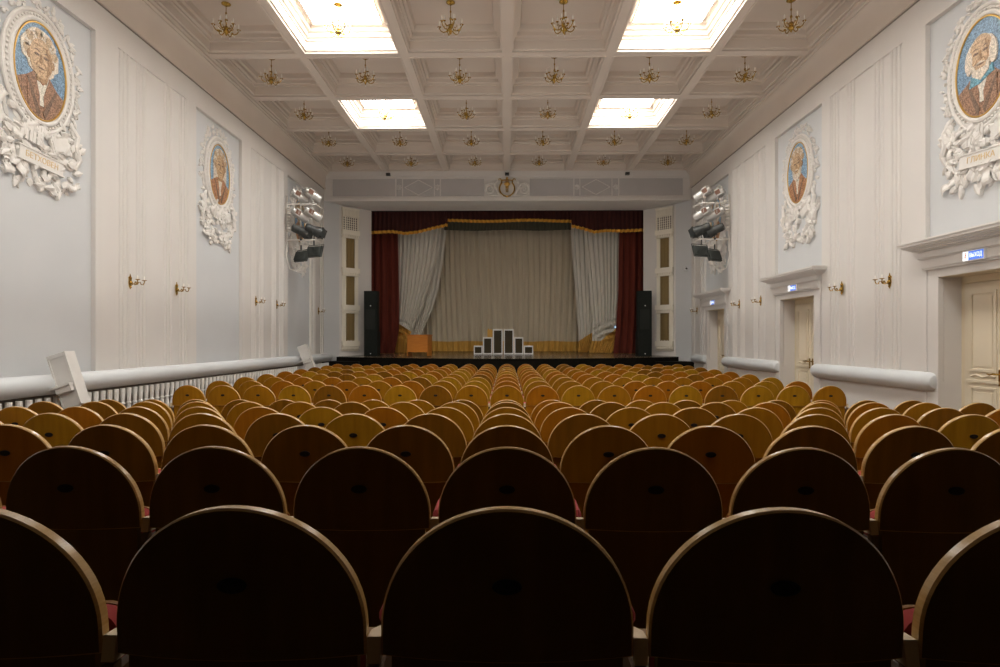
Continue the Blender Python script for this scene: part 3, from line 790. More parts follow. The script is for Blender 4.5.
    for e in (-1, 1):
        ft.append((oval(tx + e * 0.058, 0.165, 0.032, 0.014, 12), 'dark', 0.0605))
        ft.append((dens([(tx + e * 0.02, 0.20), (tx + e * 0.06, 0.222), (tx + e * 0.105, 0.20), (tx + e * 0.06, 0.208)][::e], 2), 'dark', 0.0605))
    ft.append((dens([(tx - 0.008, 0.18), (tx - 0.028, 0.095), (tx, 0.082), (tx + 0.03, 0.095), (tx + 0.012, 0.10), (tx + 0.006, 0.18)], 2), 'skin2', 0.062))
    ft.append((dens([(tx - 0.05, 0.042), (tx, 0.032), (tx + 0.05, 0.042), (tx, 0.05)], 2), 'dark', 0.0605))
    for e in (-1, 1):
        ft.append((dens([(tx + e * 0.035, 0.10), (tx + e * 0.06, 0.05), (tx + e * 0.072, 0.05), (tx + e * 0.045, 0.105)][::e], 2), 'skin2', 0.0605))
        ft.append((dens([(tx + e * 0.02, 0.26), (tx + e * 0.08, 0.265), (tx + e * 0.08, 0.272), (tx + e * 0.02, 0.268)][::e], 2), 'skin2', 0.0605))
    ft.append((dens([(tx - 0.03, 0.008), (tx + 0.03, 0.008), (tx + 0.025, -0.002), (tx - 0.025, -0.002)][::-1], 2), 'skin2', 0.0605))
    flat('features', ft)
    if kind in ('beard', 'old', 'short'):
        big = 1.0 if kind == 'beard' else 1.15
        flat('beard', [(dens([(tx - 0.12 * big, 0.09), (tx - 0.10 * big, -0.05), (tx, -0.12 * big), (tx + 0.10 * big, -0.05), (tx + 0.12 * big, 0.09), (tx + 0.07, 0.03), (tx + 0.06, 0.0), (tx - 0.06, 0.0), (tx - 0.07, 0.03)], 3), 'hair', 0.0622),
                       (dens([(tx - 0.075, 0.045), (tx, 0.072), (tx + 0.075, 0.045), (tx + 0.02, 0.052), (tx - 0.02, 0.052)], 3), 'hair', 0.063)])
    MB().tube([(x, y, 0.045) for x, y in oval(0, 0, EA + 0.004, EB + 0.004, 56)], 0.011, 6, 0, True).build('gold_rim', 'ledge', t)
    # oval moulding with beads
    fm = MB()
    for a, rd, z in ((0.045, 0.032, 0.03), (0.145, 0.026, 0.025)):
        fm.tube([(x, y, z) for x, y in oval(0, 0, EA + a, EB + a, 56)], rd, 8, 0, True)
    k0 = len(fm.v)
    A, B = oval(0, 0, EA + 0.03, EB + 0.03, 56), oval(0, 0, EA + 0.17, EB + 0.17, 56)
    for i in range(56):
        j = (i + 1) % 56
        fm.poly([(*A[i], 0.03), (*B[i], 0.022), (*B[j], 0.022), (*A[j], 0.03)])
    for x, y in oval(0, 0, EA + 0.095, EB + 0.095, 64): fm.ball((x, y, 0.033), 0.019, 0, 6)
    fm.build('oval_frame', 'plaster', t)
    # wreath, ribbons, sheets and foliage
    rl = MB()
    def leaf(x, y, an, ln, wd, z=0.03, hgt=0.03, tilt=0.0):
        ca, sa = math.cos(an), math.sin(an)
        def T(u, v, w): return (x + u * ca - v * sa, y + u * sa + v * ca, z + w + tilt * u)
        mid = [T(ln * q, 0, hgt * math.sin(PI * (0.15 + 0.85 * q)) ) for q in (0, 0.33, 0.66, 1.0)]
        lf = [T(ln * 0.25, wd * 0.45, 0), T(ln * 0.6, wd * 0.5, 0)]; rt = [T(ln * 0.25, -wd * 0.45, 0), T(ln * 0.6, -wd * 0.5, 0)]
        rl.poly([mid[0], mid[1], lf[0]]); rl.poly([mid[1], mid[2], lf[1], lf[0]]); rl.poly([mid[2], mid[3], lf[1]])
        rl.poly([mid[0], rt[0], mid[1]]); rl.poly([mid[1], rt[0], rt[1], mid[2]]); rl.poly([mid[2], rt[1], mid[3]])
        # skirt to the wall
        ed = [mid[0], lf[0], lf[1], mid[3], rt[1], rt[0]]
        for i in range(6):
            p, q = ed[i], ed[(i + 1) % 6]
            rl.poly([p, q, (q[0], q[1], 0.0), (p[0], p[1], 0.0)])
    for q in range(120):                                             # sprays beside and above the oval
        an = rr.uniform(-0.75, PI + 0.75)
        ex = rr.uniform(0.17, 0.27 + 0.05 * max(0, math.sin(an)))
        x, y = (EA + ex) * math.cos(an), (EB + ex) * math.sin(an)
        leaf(x, y, an + rr.choice((-1, 1)) * rr.uniform(0.3, 1.4), rr.uniform(0.06, 0.13), rr.uniform(0.03, 0.055), rr.uniform(0.01, 0.035), rr.uniform(0.01, 0.025))
    for q in range(16):
        an = rr.uniform(-0.6, PI + 0.6)
        rl.ball(((EA + 0.23) * math.cos(an), (EB + 0.23) * math.sin(an), 0.03), rr.uniform(0.02, 0.035), 0, 7)
    def half(y):                                                      # half width of the lower trophy
        u = (-0.60 - y) / 0.92
        return 0.70 - 0.10 * u - 0.38 * max(0, u - 0.45) ** 1.3 * 1.6
    for q in range(150):
        y = -0.60 - 0.80 * rr.random() ** 0.9
        w = half(y); x = rr.uniform(-w, w)
        if (x / (EA + 0.15)) ** 2 + (y / (EB + 0.15)) ** 2 < 1: continue
        if abs(y + 1.10) < 0.09 and abs(x) < 0.36: continue
        leaf(x, y, rr.uniform(0, 2 * PI), rr.uniform(0.09, 0.21), rr.uniform(0.045, 0.10), rr.uniform(0.015, 0.075), rr.uniform(0.01, 0.04), rr.uniform(-0.15, 0.25))
    for q in range(11):                                              # folded ribbons and sheets
        sx = rr.uniform(-0.6, 0.6); sy = rr.uniform(-0.86, -0.66) if q < 7 else rr.uniform(-1.3, -1.2)
        an = rr.uniform(-0.5, 0.5) + (0.0 if q % 2 else -1.2); ln = rr.uniform(0.18, 0.34); wd = rr.uniform(0.08, 0.15); z0 = rr.uniform(0.05, 0.09)
        ca, sa = math.cos(an), math.sin(an); ph = rr.uniform(0, 6)
        fn = lambda u, v: (sx + (u - 0.5) * ln * ca - (v - 0.5) * wd * sa, sy + (u - 0.5) * ln * sa + (v - 0.5) * wd * ca + 0.02 * math.sin(u * 9 + ph), z0 + 0.022 * math.sin(u * 14 + ph) + 0.012 * math.sin(v * 6))
        rl.grid(fn, 14, 4)
    T0 = Matrix.Translation((-0.10, -0.80, 0.05)) @ Matrix.Rotation(-0.12, 4, 'Z')
    for i in range(5):                                               # pleated sheet under the oval
        rl.box(-0.14 + 0.056 * i, -0.14 + 0.056 * i + 0.04, -0.12, 0.12, 0, 0.03 + 0.01 * (i % 2), 0, T0)
    T0 = Matrix.Translation((0.30, -0.82, 0.05)) @ Matrix.Rotation(0.35, 4, 'Z')
    rl.box(-0.15, 0.15, -0.09, 0.09, 0, 0.035, 0, T0); rl.box(-0.13, 0.13, -0.07, 0.07, 0.035, 0.05, 0, T0)
    for s2 in (-1, 1):
        rl.tube([(s2 * 0.50, -0.45, 0.03), (s2 * 0.62, -0.60, 0.05), (s2 * 0.58, -0.75, 0.06), (s2 * 0.66, -0.9, 0.05), (s2 * 0.60, -1.05, 0.03)], [0.03, 0.045, 0.05, 0.045, 0.02], 7)
        rl.tube(spiral(s2 * 0.52, -0.98, 0.12, 1.4, PI / 2, s2), 0.024, 6)
    rl.build('plaster_ornament', 'plaster', t, 0).scale = (1, 1, 0.7)
    if name:
        p = MB(); p.box(-0.34, 0.34, -0.075, 0.075, 0.02, 0.075); p.box(-0.36, 0.36, -0.09, -0.075, 0.02, 0.085); p.box(-0.36, 0.36, 0.075, 0.09, 0.02, 0.085)
        po = p.build('name_tablet', 'plaster', t, 0); po.location = (0.0, -1.10, -0.015); po.rotation_euler = (0, 0, -0.07)
        text_mesh(name, 0.10, 'lettering', 'letter', po, (0, 0, 0.0765), 0.002, 0.50 if len(name) > 7 else 0.42)

portrait(-1, 7.18, 'oval mosaic portrait of tousle-haired man in white plaster relief above the big slanted post', 'mane', 'БЕТХОВЕН', 3)
portrait(-1, 11.69, 'oval mosaic portrait of long-haired man, middle plaster relief over the balustrade', 'wig', None, 5)
portrait(-1, 16.2, 'oval mosaic portrait behind stage lights on the balustrade wall, last before the stage', 'tan', None, 8)
portrait(1, 7.18, 'oval mosaic portrait of bearded man with teal bow tie in plaster relief above door', 'beard', 'ГЛИНКА', 11)
portrait(1, 11.69, 'oval mosaic portrait of short-haired bearded man above the middle door', 'short', None, 13)
portrait(1, 16.2, 'oval mosaic portrait behind stage lights above the door next to the stage', 'old', None, 17)

# ------------------------------------------------------------------ stage lights on wall brackets
def look(d, up=Vector((0, 0, 1))):
    """rotation whose -Z axis runs along d (the lamp shines along d)."""
    return Vector(d).to_track_quat('-Z', 'Y').to_euler()
def parcan(lab, loc, d, g, blk=False, dz=0.2):
    t = thing('stage_spotlight', lab, 'stage light', loc, None, g)
    h = bpy.data.objects.new('lamp_head', None)
    m = MB(); bm_ = 'lampblk' if blk else 'silver'
    e = look(d)
    if blk:
        m.lathe([(0.02, 0.24), (0.09, 0.23), (0.105, 0.18), (0.105, 0.02), (0.12, -0.02), (0.145, -0.10), (0.15, -0.16), (0.135, -0.16), (0.125, -0.10)], 14)
    else:
        m.lathe([(0.02, 0.26), (0.075, 0.25), (0.085, 0.20), (0.085, 0.04), (0.11, 0.0), (0.115, -0.20), (0.10, -0.20), (0.098, -0.02)], 14)
        m.box(-0.095, 0.095, -0.095, 0.095, 0.04, 0.19)
    o = m.build('lamp_body', bm_, t); o.rotation_euler = e
    l = MB().lathe([(0.001, -0.10), (0.095, -0.105), (0.095, -0.12), (0.001, -0.125)], 14).build('lens', 'lens', t); l.rotation_euler = e
    b = MB()
    if blk:
        for q in range(4):
            an = q * PI / 2; T = Matrix.Rotation(an, 4, 'Z') @ Matrix.Translation((0.15, 0, -0.16)) @ Matrix.Rotation(0.5, 4, 'Y')
            b.box(-0.004, 0.004, -0.11, 0.11, -0.16, 0.0, 0, T)
        b.build('barn_doors', 'lampblk', t, 0).rotation_euler = e
    else:
        b.box(-0.06, 0.06, 0.0955, 0.10, 0.06, 0.17); b.box(0.0955, 0.10, -0.06, 0.06, 0.05, 0.18); b.box(-0.10, -0.0955, -0.06, 0.06, 0.05, 0.18)
        b.build('side_label', 'rust', t, 0).rotation_euler = e
    y = MB(); sgn = 1 if dz > 0 else -1
    y.tube([(0, -0.13, 0), (0, -0.13, sgn * 0.14), (0, 0.13, sgn * 0.14), (0, 0.13, 0)], 0.012, 6)
    y.tube([(0, 0, sgn * 0.14), (0, 0, dz)], 0.014, 6); y.ball((0, 0, dz), 0.03)
    y.build('yoke', bm_, t)
    return t
def floodlight(lab, loc, d, g):
    t = thing('flood_light', lab, 'stage light', loc, None, g); e = look(d)
    m = MB(); m.box(-0.235, 0.235, -0.145, 0.145, -0.06, 0.0)
    for q in range(9): m.box(-0.20 + 0.047 * q, -0.19 + 0.047 * q, -0.12, 0.12, 0.0, 0.05)
    o = m.build('housing', 'flood', t, 0); o.rotation_euler = e
    MB().box(-0.215, 0.215, -0.125, 0.125, -0.066, -0.06).build('glass', 'flood', t, 0).rotation_euler = e
    y = MB(); y.tube([(-0.25, 0, -0.03), (-0.25, 0.19, -0.03), (0.25, 0.19, -0.03), (0.25, 0, -0.03)], 0.012, 6)
    y.build('yoke', 'lampblk', t).rotation_euler = e
    y = MB(); y.tube([(0, 0, 0.16), (0, 0, 0.28)], 0.02, 6); y.build('clamp', 'lampblk', t)
    return t
for s in (-1, 1):
    w = 'balustrade wall' if s < 0 else 'door wall'
    Y = 15.15; hu, hl2 = CZ + 3.53, CZ + 2.60
    t = thing('lamp_bracket', 'white pipe bracket holding the cluster of stage lights on the %s' % w, 'bracket', (s * XW, Y, CZ))
    for nm, h in (('upper_arm', 3.53), ('lower_arm', 2.60)):
        m = MB(); m.tube([(0.0, 0, h), (-s * 0.80, 0, h)], 0.022, 8); m.tube([(-s * 0.4, -0.02, h), (-s * 0.4, 1.0, h)], 0.02, 8); m.tube([(-s * 0.78, -0.02, h), (-s * 0.78, 0.5, h)], 0.02, 8)
        m.tube([(0, 1.0, h), (-s * 0.55, 1.0, h)], 0.02, 8)
        m.build(nm, 'pipe', t)
    m = MB(); m.tube([(-s * 0.03, 0, 2.3), (-s * 0.03, 0, 3.75)], 0.022, 8); m.tube([(-s * 0.03, 1.0, 2.3), (-s * 0.03, 1.0, 3.75)], 0.022, 8); m.build('upright', 'pipe', t)
    m = MB()
    for q in range(9): m.lathe([(0.03, 0), (0.05, 0.012), (0.05, 0.04), (0.03, 0.052)], 10, 0, (-s * 0.09, -0.03, 2.80 + 0.075 * q))
    m.build('insulator_stack', 'pipe', t)
    g = 'stage lights on the %s' % w
    dr = (-s * 0.62, 0.62, -0.42)
    parcan('silver stage spotlight, upper tier beside wall, on the %s' % w, (s * (XW - 0.36), Y + 0.05, CZ + 3.74), dr, g, False, -0.2)
    parcan('silver stage spotlight, upper tier away from wall, on the %s' % w, (s * (XW - 0.68), Y + 0.1, CZ + 3.79), dr, g, False, -0.24)
    parcan('silver stage spotlight, middle tier beside wall, on the %s' % w, (s * (XW - 0.40), Y - 0.05, CZ + 3.23), dr, g, False, 0.28)
    parcan('silver stage spotlight, middle tier away from wall, on the %s' % w, (s * (XW - 0.72), Y + 0.0, CZ + 3.26), dr, g, False, 0.25)
    parcan('black fresnel spotlight with flaps, beside wall, on the %s' % w, (s * (XW - 0.40), Y - 0.03, CZ + 2.83), (-s * 0.7, 0.5, -0.3), g, True, -0.22)
    parcan('black fresnel spotlight with flaps, away from wall, on the %s' % w, (s * (XW - 0.72), Y + 0.05, CZ + 2.86), (-s * 0.7, 0.5, -0.3), g, True, -0.24)
    floodlight('flat dark flood light hanging away from wall on the %s' % w, (s * (XW - 0.74), Y - 0.02, CZ + 2.30), (-s * 0.35, 0.85, -0.30), g)
    floodlight('flat dark flood light hanging beside wall on the %s' % w, (s * (XW - 0.36), Y + 0.10, CZ + 2.20), (-s * 0.5, 0.8, -0.35), g)
    m = MB()
    m.tube([(s * (XW - 0.05), Y - 0.03, CZ + 2.72), (s * (XW - 0.02), Y - 0.03, CZ + 2.2), (s * (XW - 0.10), Y - 0.02, CZ + 1.85), (s * (XW - 0.28), Y, CZ + 1.78), (s * (XW - 0.45), Y, CZ + 1.95), (s * (XW - 0.52), Y + 0.02, CZ + 2.12)], 0.011, 6)
    tag(m.build('power_cable', 'pipe'), 'pale cable looping below the stage lights on the %s' % w, 'cable')

# security camera on the splayed wall at the door side
t = thing('security_camera', 'small white security camera on the grey wall between doors and grille column', 'camera', (5.60, 18.545, CZ + 2.28))
MB().lathe([(0.05, 0), (0.05, 0.03), (0.02, 0.035)], 12, 0, (0, 0, 0), Matrix.Rotation(PI / 2, 4, 'X')).build('mount', 'badge', t)
MB().tube([(0, -0.03, 0), (-0.02, -0.11, -0.03)], 0.014, 6).build('arm', 'badge', t)
MB().box(-0.045, 0.045, -0.22, -0.06, -0.09, -0.01).build('housing', 'badge', t, 0)
MB().lathe([(0.03, 0.0), (0.03, 0.012)], 12, 0, (0, -0.22, -0.05), Matrix.Rotation(PI / 2, 4, 'X')).build('lens', 'lens', t)

# ------------------------------------------------------------------ curtains
def lerp(tab, x):
    if x <= tab[0][0]: return tab[0][1]
    for (a, u), (b, v) in zip(tab, tab[1:]):
        if x <= b: return u + (v - u) * (x - a) / (b - a)
    return tab[-1][1]
def cloth(nm, lab, cat, Y, xl, xr, zt, zb, mats, nu=120, nv=40, pl=0.06, per=0.22, hem=None, swag=None, seed=1, group=None):
    """xl, xr: functions of height over the camera level; zb: function of 0..1 across. hem: (function height of gold part)"""
    rr = random.Random(seed); ph = [rr.uniform(0, 6) for _ in range(5)]
    w0 = abs(xr(zt) - xl(zt)); nf = w0 / per
    t = thing(nm, lab, cat, (0, Y, CZ), None, group)
    def pt(u, v):
        b = zb(u); h = zt + (b - zt) * v
        x = xl(h) + (xr(h) - xl(h)) * u
        a = 2 * PI * nf * (u + 0.018 * math.sin(5 * u + ph[0]) + 0.012 * math.sin(2.0 * v + 7 * u + ph[1]))
        kk = swag(u, h)[0] / 0.12 if swag else 0.0
        y = (1 - 0.85 * min(1, kk)) * pl * (0.65 * math.sin(a) + 0.3 * math.sin(0.53 * a + ph[2] + 0.8 * v) + 0.15 * math.sin(2.1 * a + ph[3]))
        if swag:
            k, hc, hr = swag(u, h)
            y -= k * math.sin(hc) * hr
        return (x, y, h)
    if hem is None:
        MB().grid(pt, nu, nv).build('cloth', mats[0], t)
    else:
        vs = 0.0
        def top(u, v):
            hh = hem(u); b = zb(u); h1 = (zt - hh) / (zt - b)
            return pt(u, v * h1)
        def bot(u, v):
            hh = hem(u); b = zb(u); h1 = (zt - hh) / (zt - b)
            p = pt(u, h1 + (1 - h1) * v)
            return (p[0], p[1] - 0.004 + 0.02 * math.sin(u * 90 + 3 * v) * v, p[2])
        MB().grid(top, nu, nv).build('cloth', mats[0], t)
        MB().grid(bot, nu, 12).build('hem', mats[1], t)
    return t
def px(Y): return lambda p: (p - 507) / F * Y
def hh(Y): return lambda y: (340 - y) / F * Y
SB = lambda Y: stage_z(Y) - CZ + 0.012
# backdrop
cloth('stage_curtain', 'wide beige pleated curtain with gold hem closing the back of the stage', 'curtain', 21.8, lambda h: -4.8, lambda h: 4.8, 4.7, lambda u: SB(21.8), ['beige', 'goldcloth'], 460, 24, 0.05, 0.20, lambda u: SB(21.8) + 0.38 + 0.012 * math.sin(u * 40), seed=2)
# red side curtains
X, H = px(20.5), hh(20.5)
cloth('stage_curtain', 'dark red velvet side curtain hanging behind the loudspeaker near the desk', 'curtain', 20.5, lambda h: -5.0, lambda h: lerp([(-0.5, X(394)), (0.3, X(399)), (1.6, X(399)), (4.5, X(397.5))], h), 4.6, lambda u: SB(20.5), ['redcloth'], 90, 24, 0.075, 0.235, seed=3)
cloth('stage_curtain', 'dark red velvet side curtain hanging on the door side of the stage', 'curtain', 20.5, lambda h: lerp([(-0.5, X(613)), (0.5, X(616)), (1.6, X(618)), (4.5, X(619.5))], h), lambda h: 5.0, 4.6, lambda u: SB(20.5), ['redcloth'], 90, 24, 0.07, 0.19, seed=4)
# white drapes, caught up to the side
def swagfn(side):
    def f(u, h):
        q = u if side > 0 else 1 - u
        k = max(0.0, 1 - abs(h - 0.35) / 0.55)
        return 0.15 * k * (0.3 + 0.7 * q), 26 * (h + 0.45 * (q - 0.9) ** 2), 1.0
    return f
Y = 20.95; X, H = px(Y), hh(Y)
cloth('stage_drape', 'white gauze drape swept aside above the orange desk, front layer', 'drape', Y, lambda h: -4.0, lambda h: lerp([(H(353), X(408)), (H(335), X(410)), (H(325), X(414)), (H(310), X(421)), (H(290), X(428)), (H(260), X(436)), (H(233), X(440)), (5, X(442))], h), 4.5, lambda u: SB(Y), ['white', 'goldcloth'], 130, 60, 0.05, 0.17, lambda u: H(322 + 10 * u), swagfn(-1), 5)
Y2 = 21.25; X2, H2 = px(Y2), hh(Y2)
cloth('stage_drape', 'thin white gauze drape peeping out behind the front drape above the orange desk', 'drape', Y2, lambda h: -3.6, lambda h: lerp([(H2(353), X2(418)), (H2(335), X2(421)), (H2(310), X2(432)), (H2(290), X2(438)), (H2(260), X2(443)), (H2(233), X2(446)), (5, X2(448))], h), 4.5, lambda u: SB(Y2), ['white', 'goldcloth'], 110, 40, 0.04, 0.17, lambda u: H2(334 + 6 * u), None, 6)
cloth('stage_drape', 'white gauze drape with deep gold hem beside the red curtain, front layer, door side', 'drape', Y, lambda h: lerp([(H(353), X(589)), (H(341), X(592)), (H(320), X(592.5)), (H(290), X(590)), (H(260), X(587)), (H(233), X(584)), (5, X(582))], h), lambda h: lerp([(H(353), X(611)), (H(341), X(616)), (H(325), X(618)), (H(300), X(620)), (5, X(623))], h), 4.5, lambda u: SB(Y), ['white', 'goldcloth'], 110, 60, 0.045, 0.16, lambda u: H(341 - 14 * max(0, u - 0.35) / 0.65), swagfn(1), 7)
cloth('stage_drape', 'white gauze drape with gold hem tucked behind the front drape, door side', 'drape', Y2, lambda h: lerp([(H2(353), X2(578)), (H2(340), X2(579)), (H2(300), X2(576)), (H2(260), X2(572.5)), (H2(225), X2(570)), (5, X2(569))], h), lambda h: lerp([(H2(353), X2(587)), (H2(341), X2(593)), (H2(320), X2(597)), (5, X2(600))], h), 4.5, lambda u: SB(Y2), ['white', 'goldcloth'], 90, 40, 0.04, 0.16, lambda u: H2(341 - 10 * u), None, 8)
# maroon valance in three pieces, each with its gold fringe
def valance(lab, Y, x0, x1, hb_, seed):
    rr = random.Random(seed); p0 = rr.uniform(0, 6)
    t = thing('stage_valance', lab, 'valance', (0, Y, CZ))
    nf = abs(x1 - x0) / 0.15
    fy = lambda u: 0.04 * math.sin(2 * PI * nf * u + 0.8 * math.sin(4 * u + p0))
    def pt(u, v):
        x = x0 + (x1 - x0) * u; b = hb_(x); return (x, fy(u) * (0.6 + 0.4 * v), 4.75 + (b - 4.75) * v)
    MB().grid(pt, 200, 10).build('cloth', 'maroon', t)
    def fg(u, v):
        x = x0 + (x1 - x0) * u; b = hb_(x); return (x, fy(u) - 0.012 - 0.01 * math.sin(PI * v), b + 0.055 - 0.10 * v + 0.010 * math.sin(u * nf * 13))
    MB().grid(fg, 260, 4).build('fringe', 'fringe', t)
X, H = px(20.1), hh(20.1)
valance('maroon valance with gold fringe sloping up from the balustrade side of the stage opening', 20.1, -4.95, X(447.5), lambda x: lerp([(X(371), H(232.5)), (X(392), H(231.5)), (X(405), H(233.5)), (X(418), H(232)), (X(430), H(229)), (X(447), H(225))], x), 3)
valance('maroon valance with gold fringe sloping down toward the door side of the stage opening', 20.1, X(571.5), 4.95, lambda x: lerp([(X(572), H(226.5)), (X(583), H(229)), (X(594), H(232.5)), (X(606), H(231)), (X(620), H(231.5)), (X(643), H(230.5))], x), 4)
X, H = px(20.35), hh(20.35)
valance('maroon valance with straight gold fringe across the middle of the stage opening', 20.35, X(440), X(579), lambda x: H(221) + 0.02 * math.sin(x * 2.2), 5)
# grey-green border cloth hanging behind the valance
t = cloth('border_cloth', 'dark grey-green border cloth behind the middle valance', 'curtain', 20.7, lambda h: (444 - 507) / F * 20.7, lambda h: (571 - 507) / F * 20.7, 4.7, lambda u: hh(20.7)(230) - 0.03 * math.sin(PI * u * 2) ** 2, [mat('border_grey_green', (0.055, 0.052, 0.032), (0.07, 0.066, 0.042), 3, 0.9)], 200, 8, 0.03, 0.12, seed=9)

# ------------------------------------------------------------------ things on the stage
def sloped(o, y):
    o.rotation_euler.x = math.atan(0.028); return o
for s in (-1, 1):
    y0 = 18.8
    x = s * 4.395 - (0.0 if s < 0 else -0.03)
    where = 'near the orange desk' if s < 0 else 'on the door side of the stage'
    z = stage_z(y0 + 0.22)
    t = thing('subwoofer', 'black subwoofer cabinet standing on the stage %s' % where, 'speaker', (x, y0 + 0.22, z))
    m = MB(); m.box(-0.215, 0.215, -0.22, 0.22, 0.0, 0.80); m.build('cabinet', 'spk', t, 0)
    MB().box(-0.20, 0.20, -0.228, -0.22, 0.05, 0.77).build('grille', 'spk', t, 0)
    MB().lathe([(0.018, 0), (0.018, 0.004)], 12, 0, (0, -0.228, 0.08), Matrix.Rotation(PI / 2, 4, 'X')).build('badge', 'badge', t)
    t = thing('loudspeaker', 'tall black loudspeaker stacked on the subwoofer %s' % where, 'speaker', (x, y0 + 0.22, z + 0.80))
    m = MB(); m.prism([(-0.215, -0.22), (0.215, -0.22), (0.215, 0.10), (0.15, 0.22), (-0.15, 0.22), (-0.215, 0.10)], (0.0, 1.30)); m.build('cabinet', 'spk', t, 0)
    MB().box(-0.20, 0.20, -0.228, -0.22, 0.76, 1.27).build('grille', 'spk', t, 0)
    MB().box(-0.16, 0.14, -0.228, -0.22, 0.06, 0.70).build('horn', 'spkgrille', t, 0)
    MB().lathe([(0.018, 0), (0.018, 0.004)], 12, 0, (0.0, -0.228, 0.82), Matrix.Rotation(PI / 2, 4, 'X')).build('badge', 'badge', t)
# desk
y = 18.95
t = thing('desk', 'orange-brown wooden desk with a front panel standing on the stage', 'desk', ((419.5 - 507) / F * y, y, stage_z(y) + 0.008))
t.rotation_euler = (0, 0, math.radians(-9)); t.scale = (0.86, 0.86, 0.95)
MB().box(-0.43, 0.43, -0.31, 0.31, 0.69, 0.72).build('tabletop', 'desk', t, 0)
MB().box(-0.37, 0.37, -0.28, -0.255, 0.13, 0.69).build('front_panel', 'desk', t, 0)
for s in (-1, 1):
    MB().box(s * 0.40, s * 0.375, -0.285, 0.285, 0.0, 0.69).build('side_panel', 'desk', t, 0)
# white-framed stepped display boxes
y = 19.9
bx = [(474, 482.6, 345.6), (483.2, 492.4, 337.2), (493, 502.6, 329.2), (503.8, 513.6, 329.2), (514.2, 523.2, 337.2), (523.8, 533, 345.6)]
nm = ['shortest', 'middle-height', 'tallest']
for i, (a, b, tp) in enumerate(bx):
    x0, x1 = (a - 507) / F * y, (b - 507) / F * y
    zb = stage_z(y) + 0.006; ht = (354.3 - tp) / F * y
    w = x1 - x0; hw = w / 2
    kk = nm[i if i < 3 else 5 - i]
    t = thing('display_box', '%s white-framed box with dark mirrored front, %s side of the stepped row' % (kk, 'desk' if i < 3 else 'door'), 'box', ((x0 + x1) / 2, y, zb), None, 'stepped white-framed boxes on the stage')
    f = MB(); e = 0.035
    for yy in (-0.16, 0.13):
        f.box(-hw, -hw + e, yy, yy + 0.03, 0, ht); f.box(hw - e, hw, yy, yy + 0.03, 0, ht)
        f.box(-hw + e, hw - e, yy, yy + 0.03, 0, e + 0.01); f.box(-hw + e, hw - e, yy, yy + 0.03, ht - e - 0.01, ht)
    for xx in (-hw, hw - e):
        f.box(xx, xx + e, -0.13, 0.13, 0, e); f.box(xx, xx + e, -0.13, 0.13, ht - e, ht)
    f.box(-hw + e, hw - e, -0.13, 0.13, ht - 0.015, ht - 0.001)
    f.build('frame', 'boxframe', t, 0)
    MB().box(-hw + 0.01, hw - 0.01, -0.145, 0.125, 0.01, ht - 0.018).build('mirror_panel', 'mirror', t, 0)
# small golden basket on the second box
t = thing('gold_ornament', 'small golden box ornament standing on a white-framed box beside the tallest ones', 'ornament', ((490 - 507) / F * y, y, stage_z(y) + 0.006 + (354.3 - 337.2) / F * y))
MB().box(-0.085, 0.085, -0.08, 0.08, 0, 0.25).box(-0.07, -0.03, -0.09, -0.08, 0.03, 0.22, 0).box(0.0, 0.06, -0.09, -0.08, 0.05, 0.2, 0).build('body', 'goldcloth', t, 0)
MB().ball((-0.05, 0, 0.265), 0.03).ball((0.03, 0, 0.26), 0.025).build('finial', 'goldp', t)
# tiny blue pilot lamp clipped to the drape edge
t = thing('pilot_lamp', 'tiny glowing blue lamp at the edge of the red curtain on the door side', 'lamp', ((615 - 507) / F * 20.3, 20.3, CZ + (340 - 327) / F * 20.3))
MB().box(-0.025, 0.025, -0.02, 0.02, -0.04, 0.04).build('housing', 'lampblk', t, 0)
MB().box(-0.018, 0.018, -0.024, -0.02, -0.03, 0.03).build('bulb', 'blueled', t, 0)

# ------------------------------------------------------------------ theatre seats
BR = 0.255; BC = 0.645; BT = 0.029; LEAN = 0.07; B0 = 0.588; BOFF = 0.024
def back_mesh():
    m = MB(); n = 32; CH = 0.0045
    def outline(r):
        d = BR - r
        xs = [-r * math.cos(PI * i / n) for i in range(n + 1)]
        return xs, [BC + math.sqrt(max(0, r * r - x * x)) for x in xs], B0 + d
    def P(x, z, o):
        return (x, -0.028 * (1 - (x / BR) ** 2) + o - (z - B0) * LEAN + BOFF, z)
    def face(r, o, flip):
        xs, top, b = outline(r)
        for i in range(n):
            for q in range(3):
                z = lambda k, t: b + (top[k] - b) * t / 3
                p = [P(xs[i], z(i, q), o), P(xs[i + 1], z(i + 1, q), o), P(xs[i + 1], z(i + 1, q + 1), o), P(xs[i], z(i, q + 1), o)]
                m.poly(p[::-1] if flip else p, 0)
    def band(r0, o0, r1, o1):
        x0, t0, b0 = outline(r0); x1, t1, b1 = outline(r1)
        A = [(x0[0], b0)] + list(zip(x0, t0)) + [(x0[-1], b0)] + list(zip(x0[::-1], [b0] * (n + 1)))
        B = [(x1[0], b1)] + list(zip(x1, t1)) + [(x1[-1], b1)] + list(zip(x1[::-1], [b1] * (n + 1)))
        k = len(A)
        for i in range(k - 1):
            if A[i] == A[i + 1]: continue
            m.poly([P(*A[i], o0), P(*A[i + 1], o0), P(*B[i + 1], o1), P(*B[i], o1)], 1)
    h = BT / 2
    face(BR - CH, -h, False); face(BR - CH, h, True)
    band(BR - CH, -h, BR, -h + CH); band(BR, -h + CH, BR, h - CH); band(BR, h - CH, BR - CH, h)
    return m
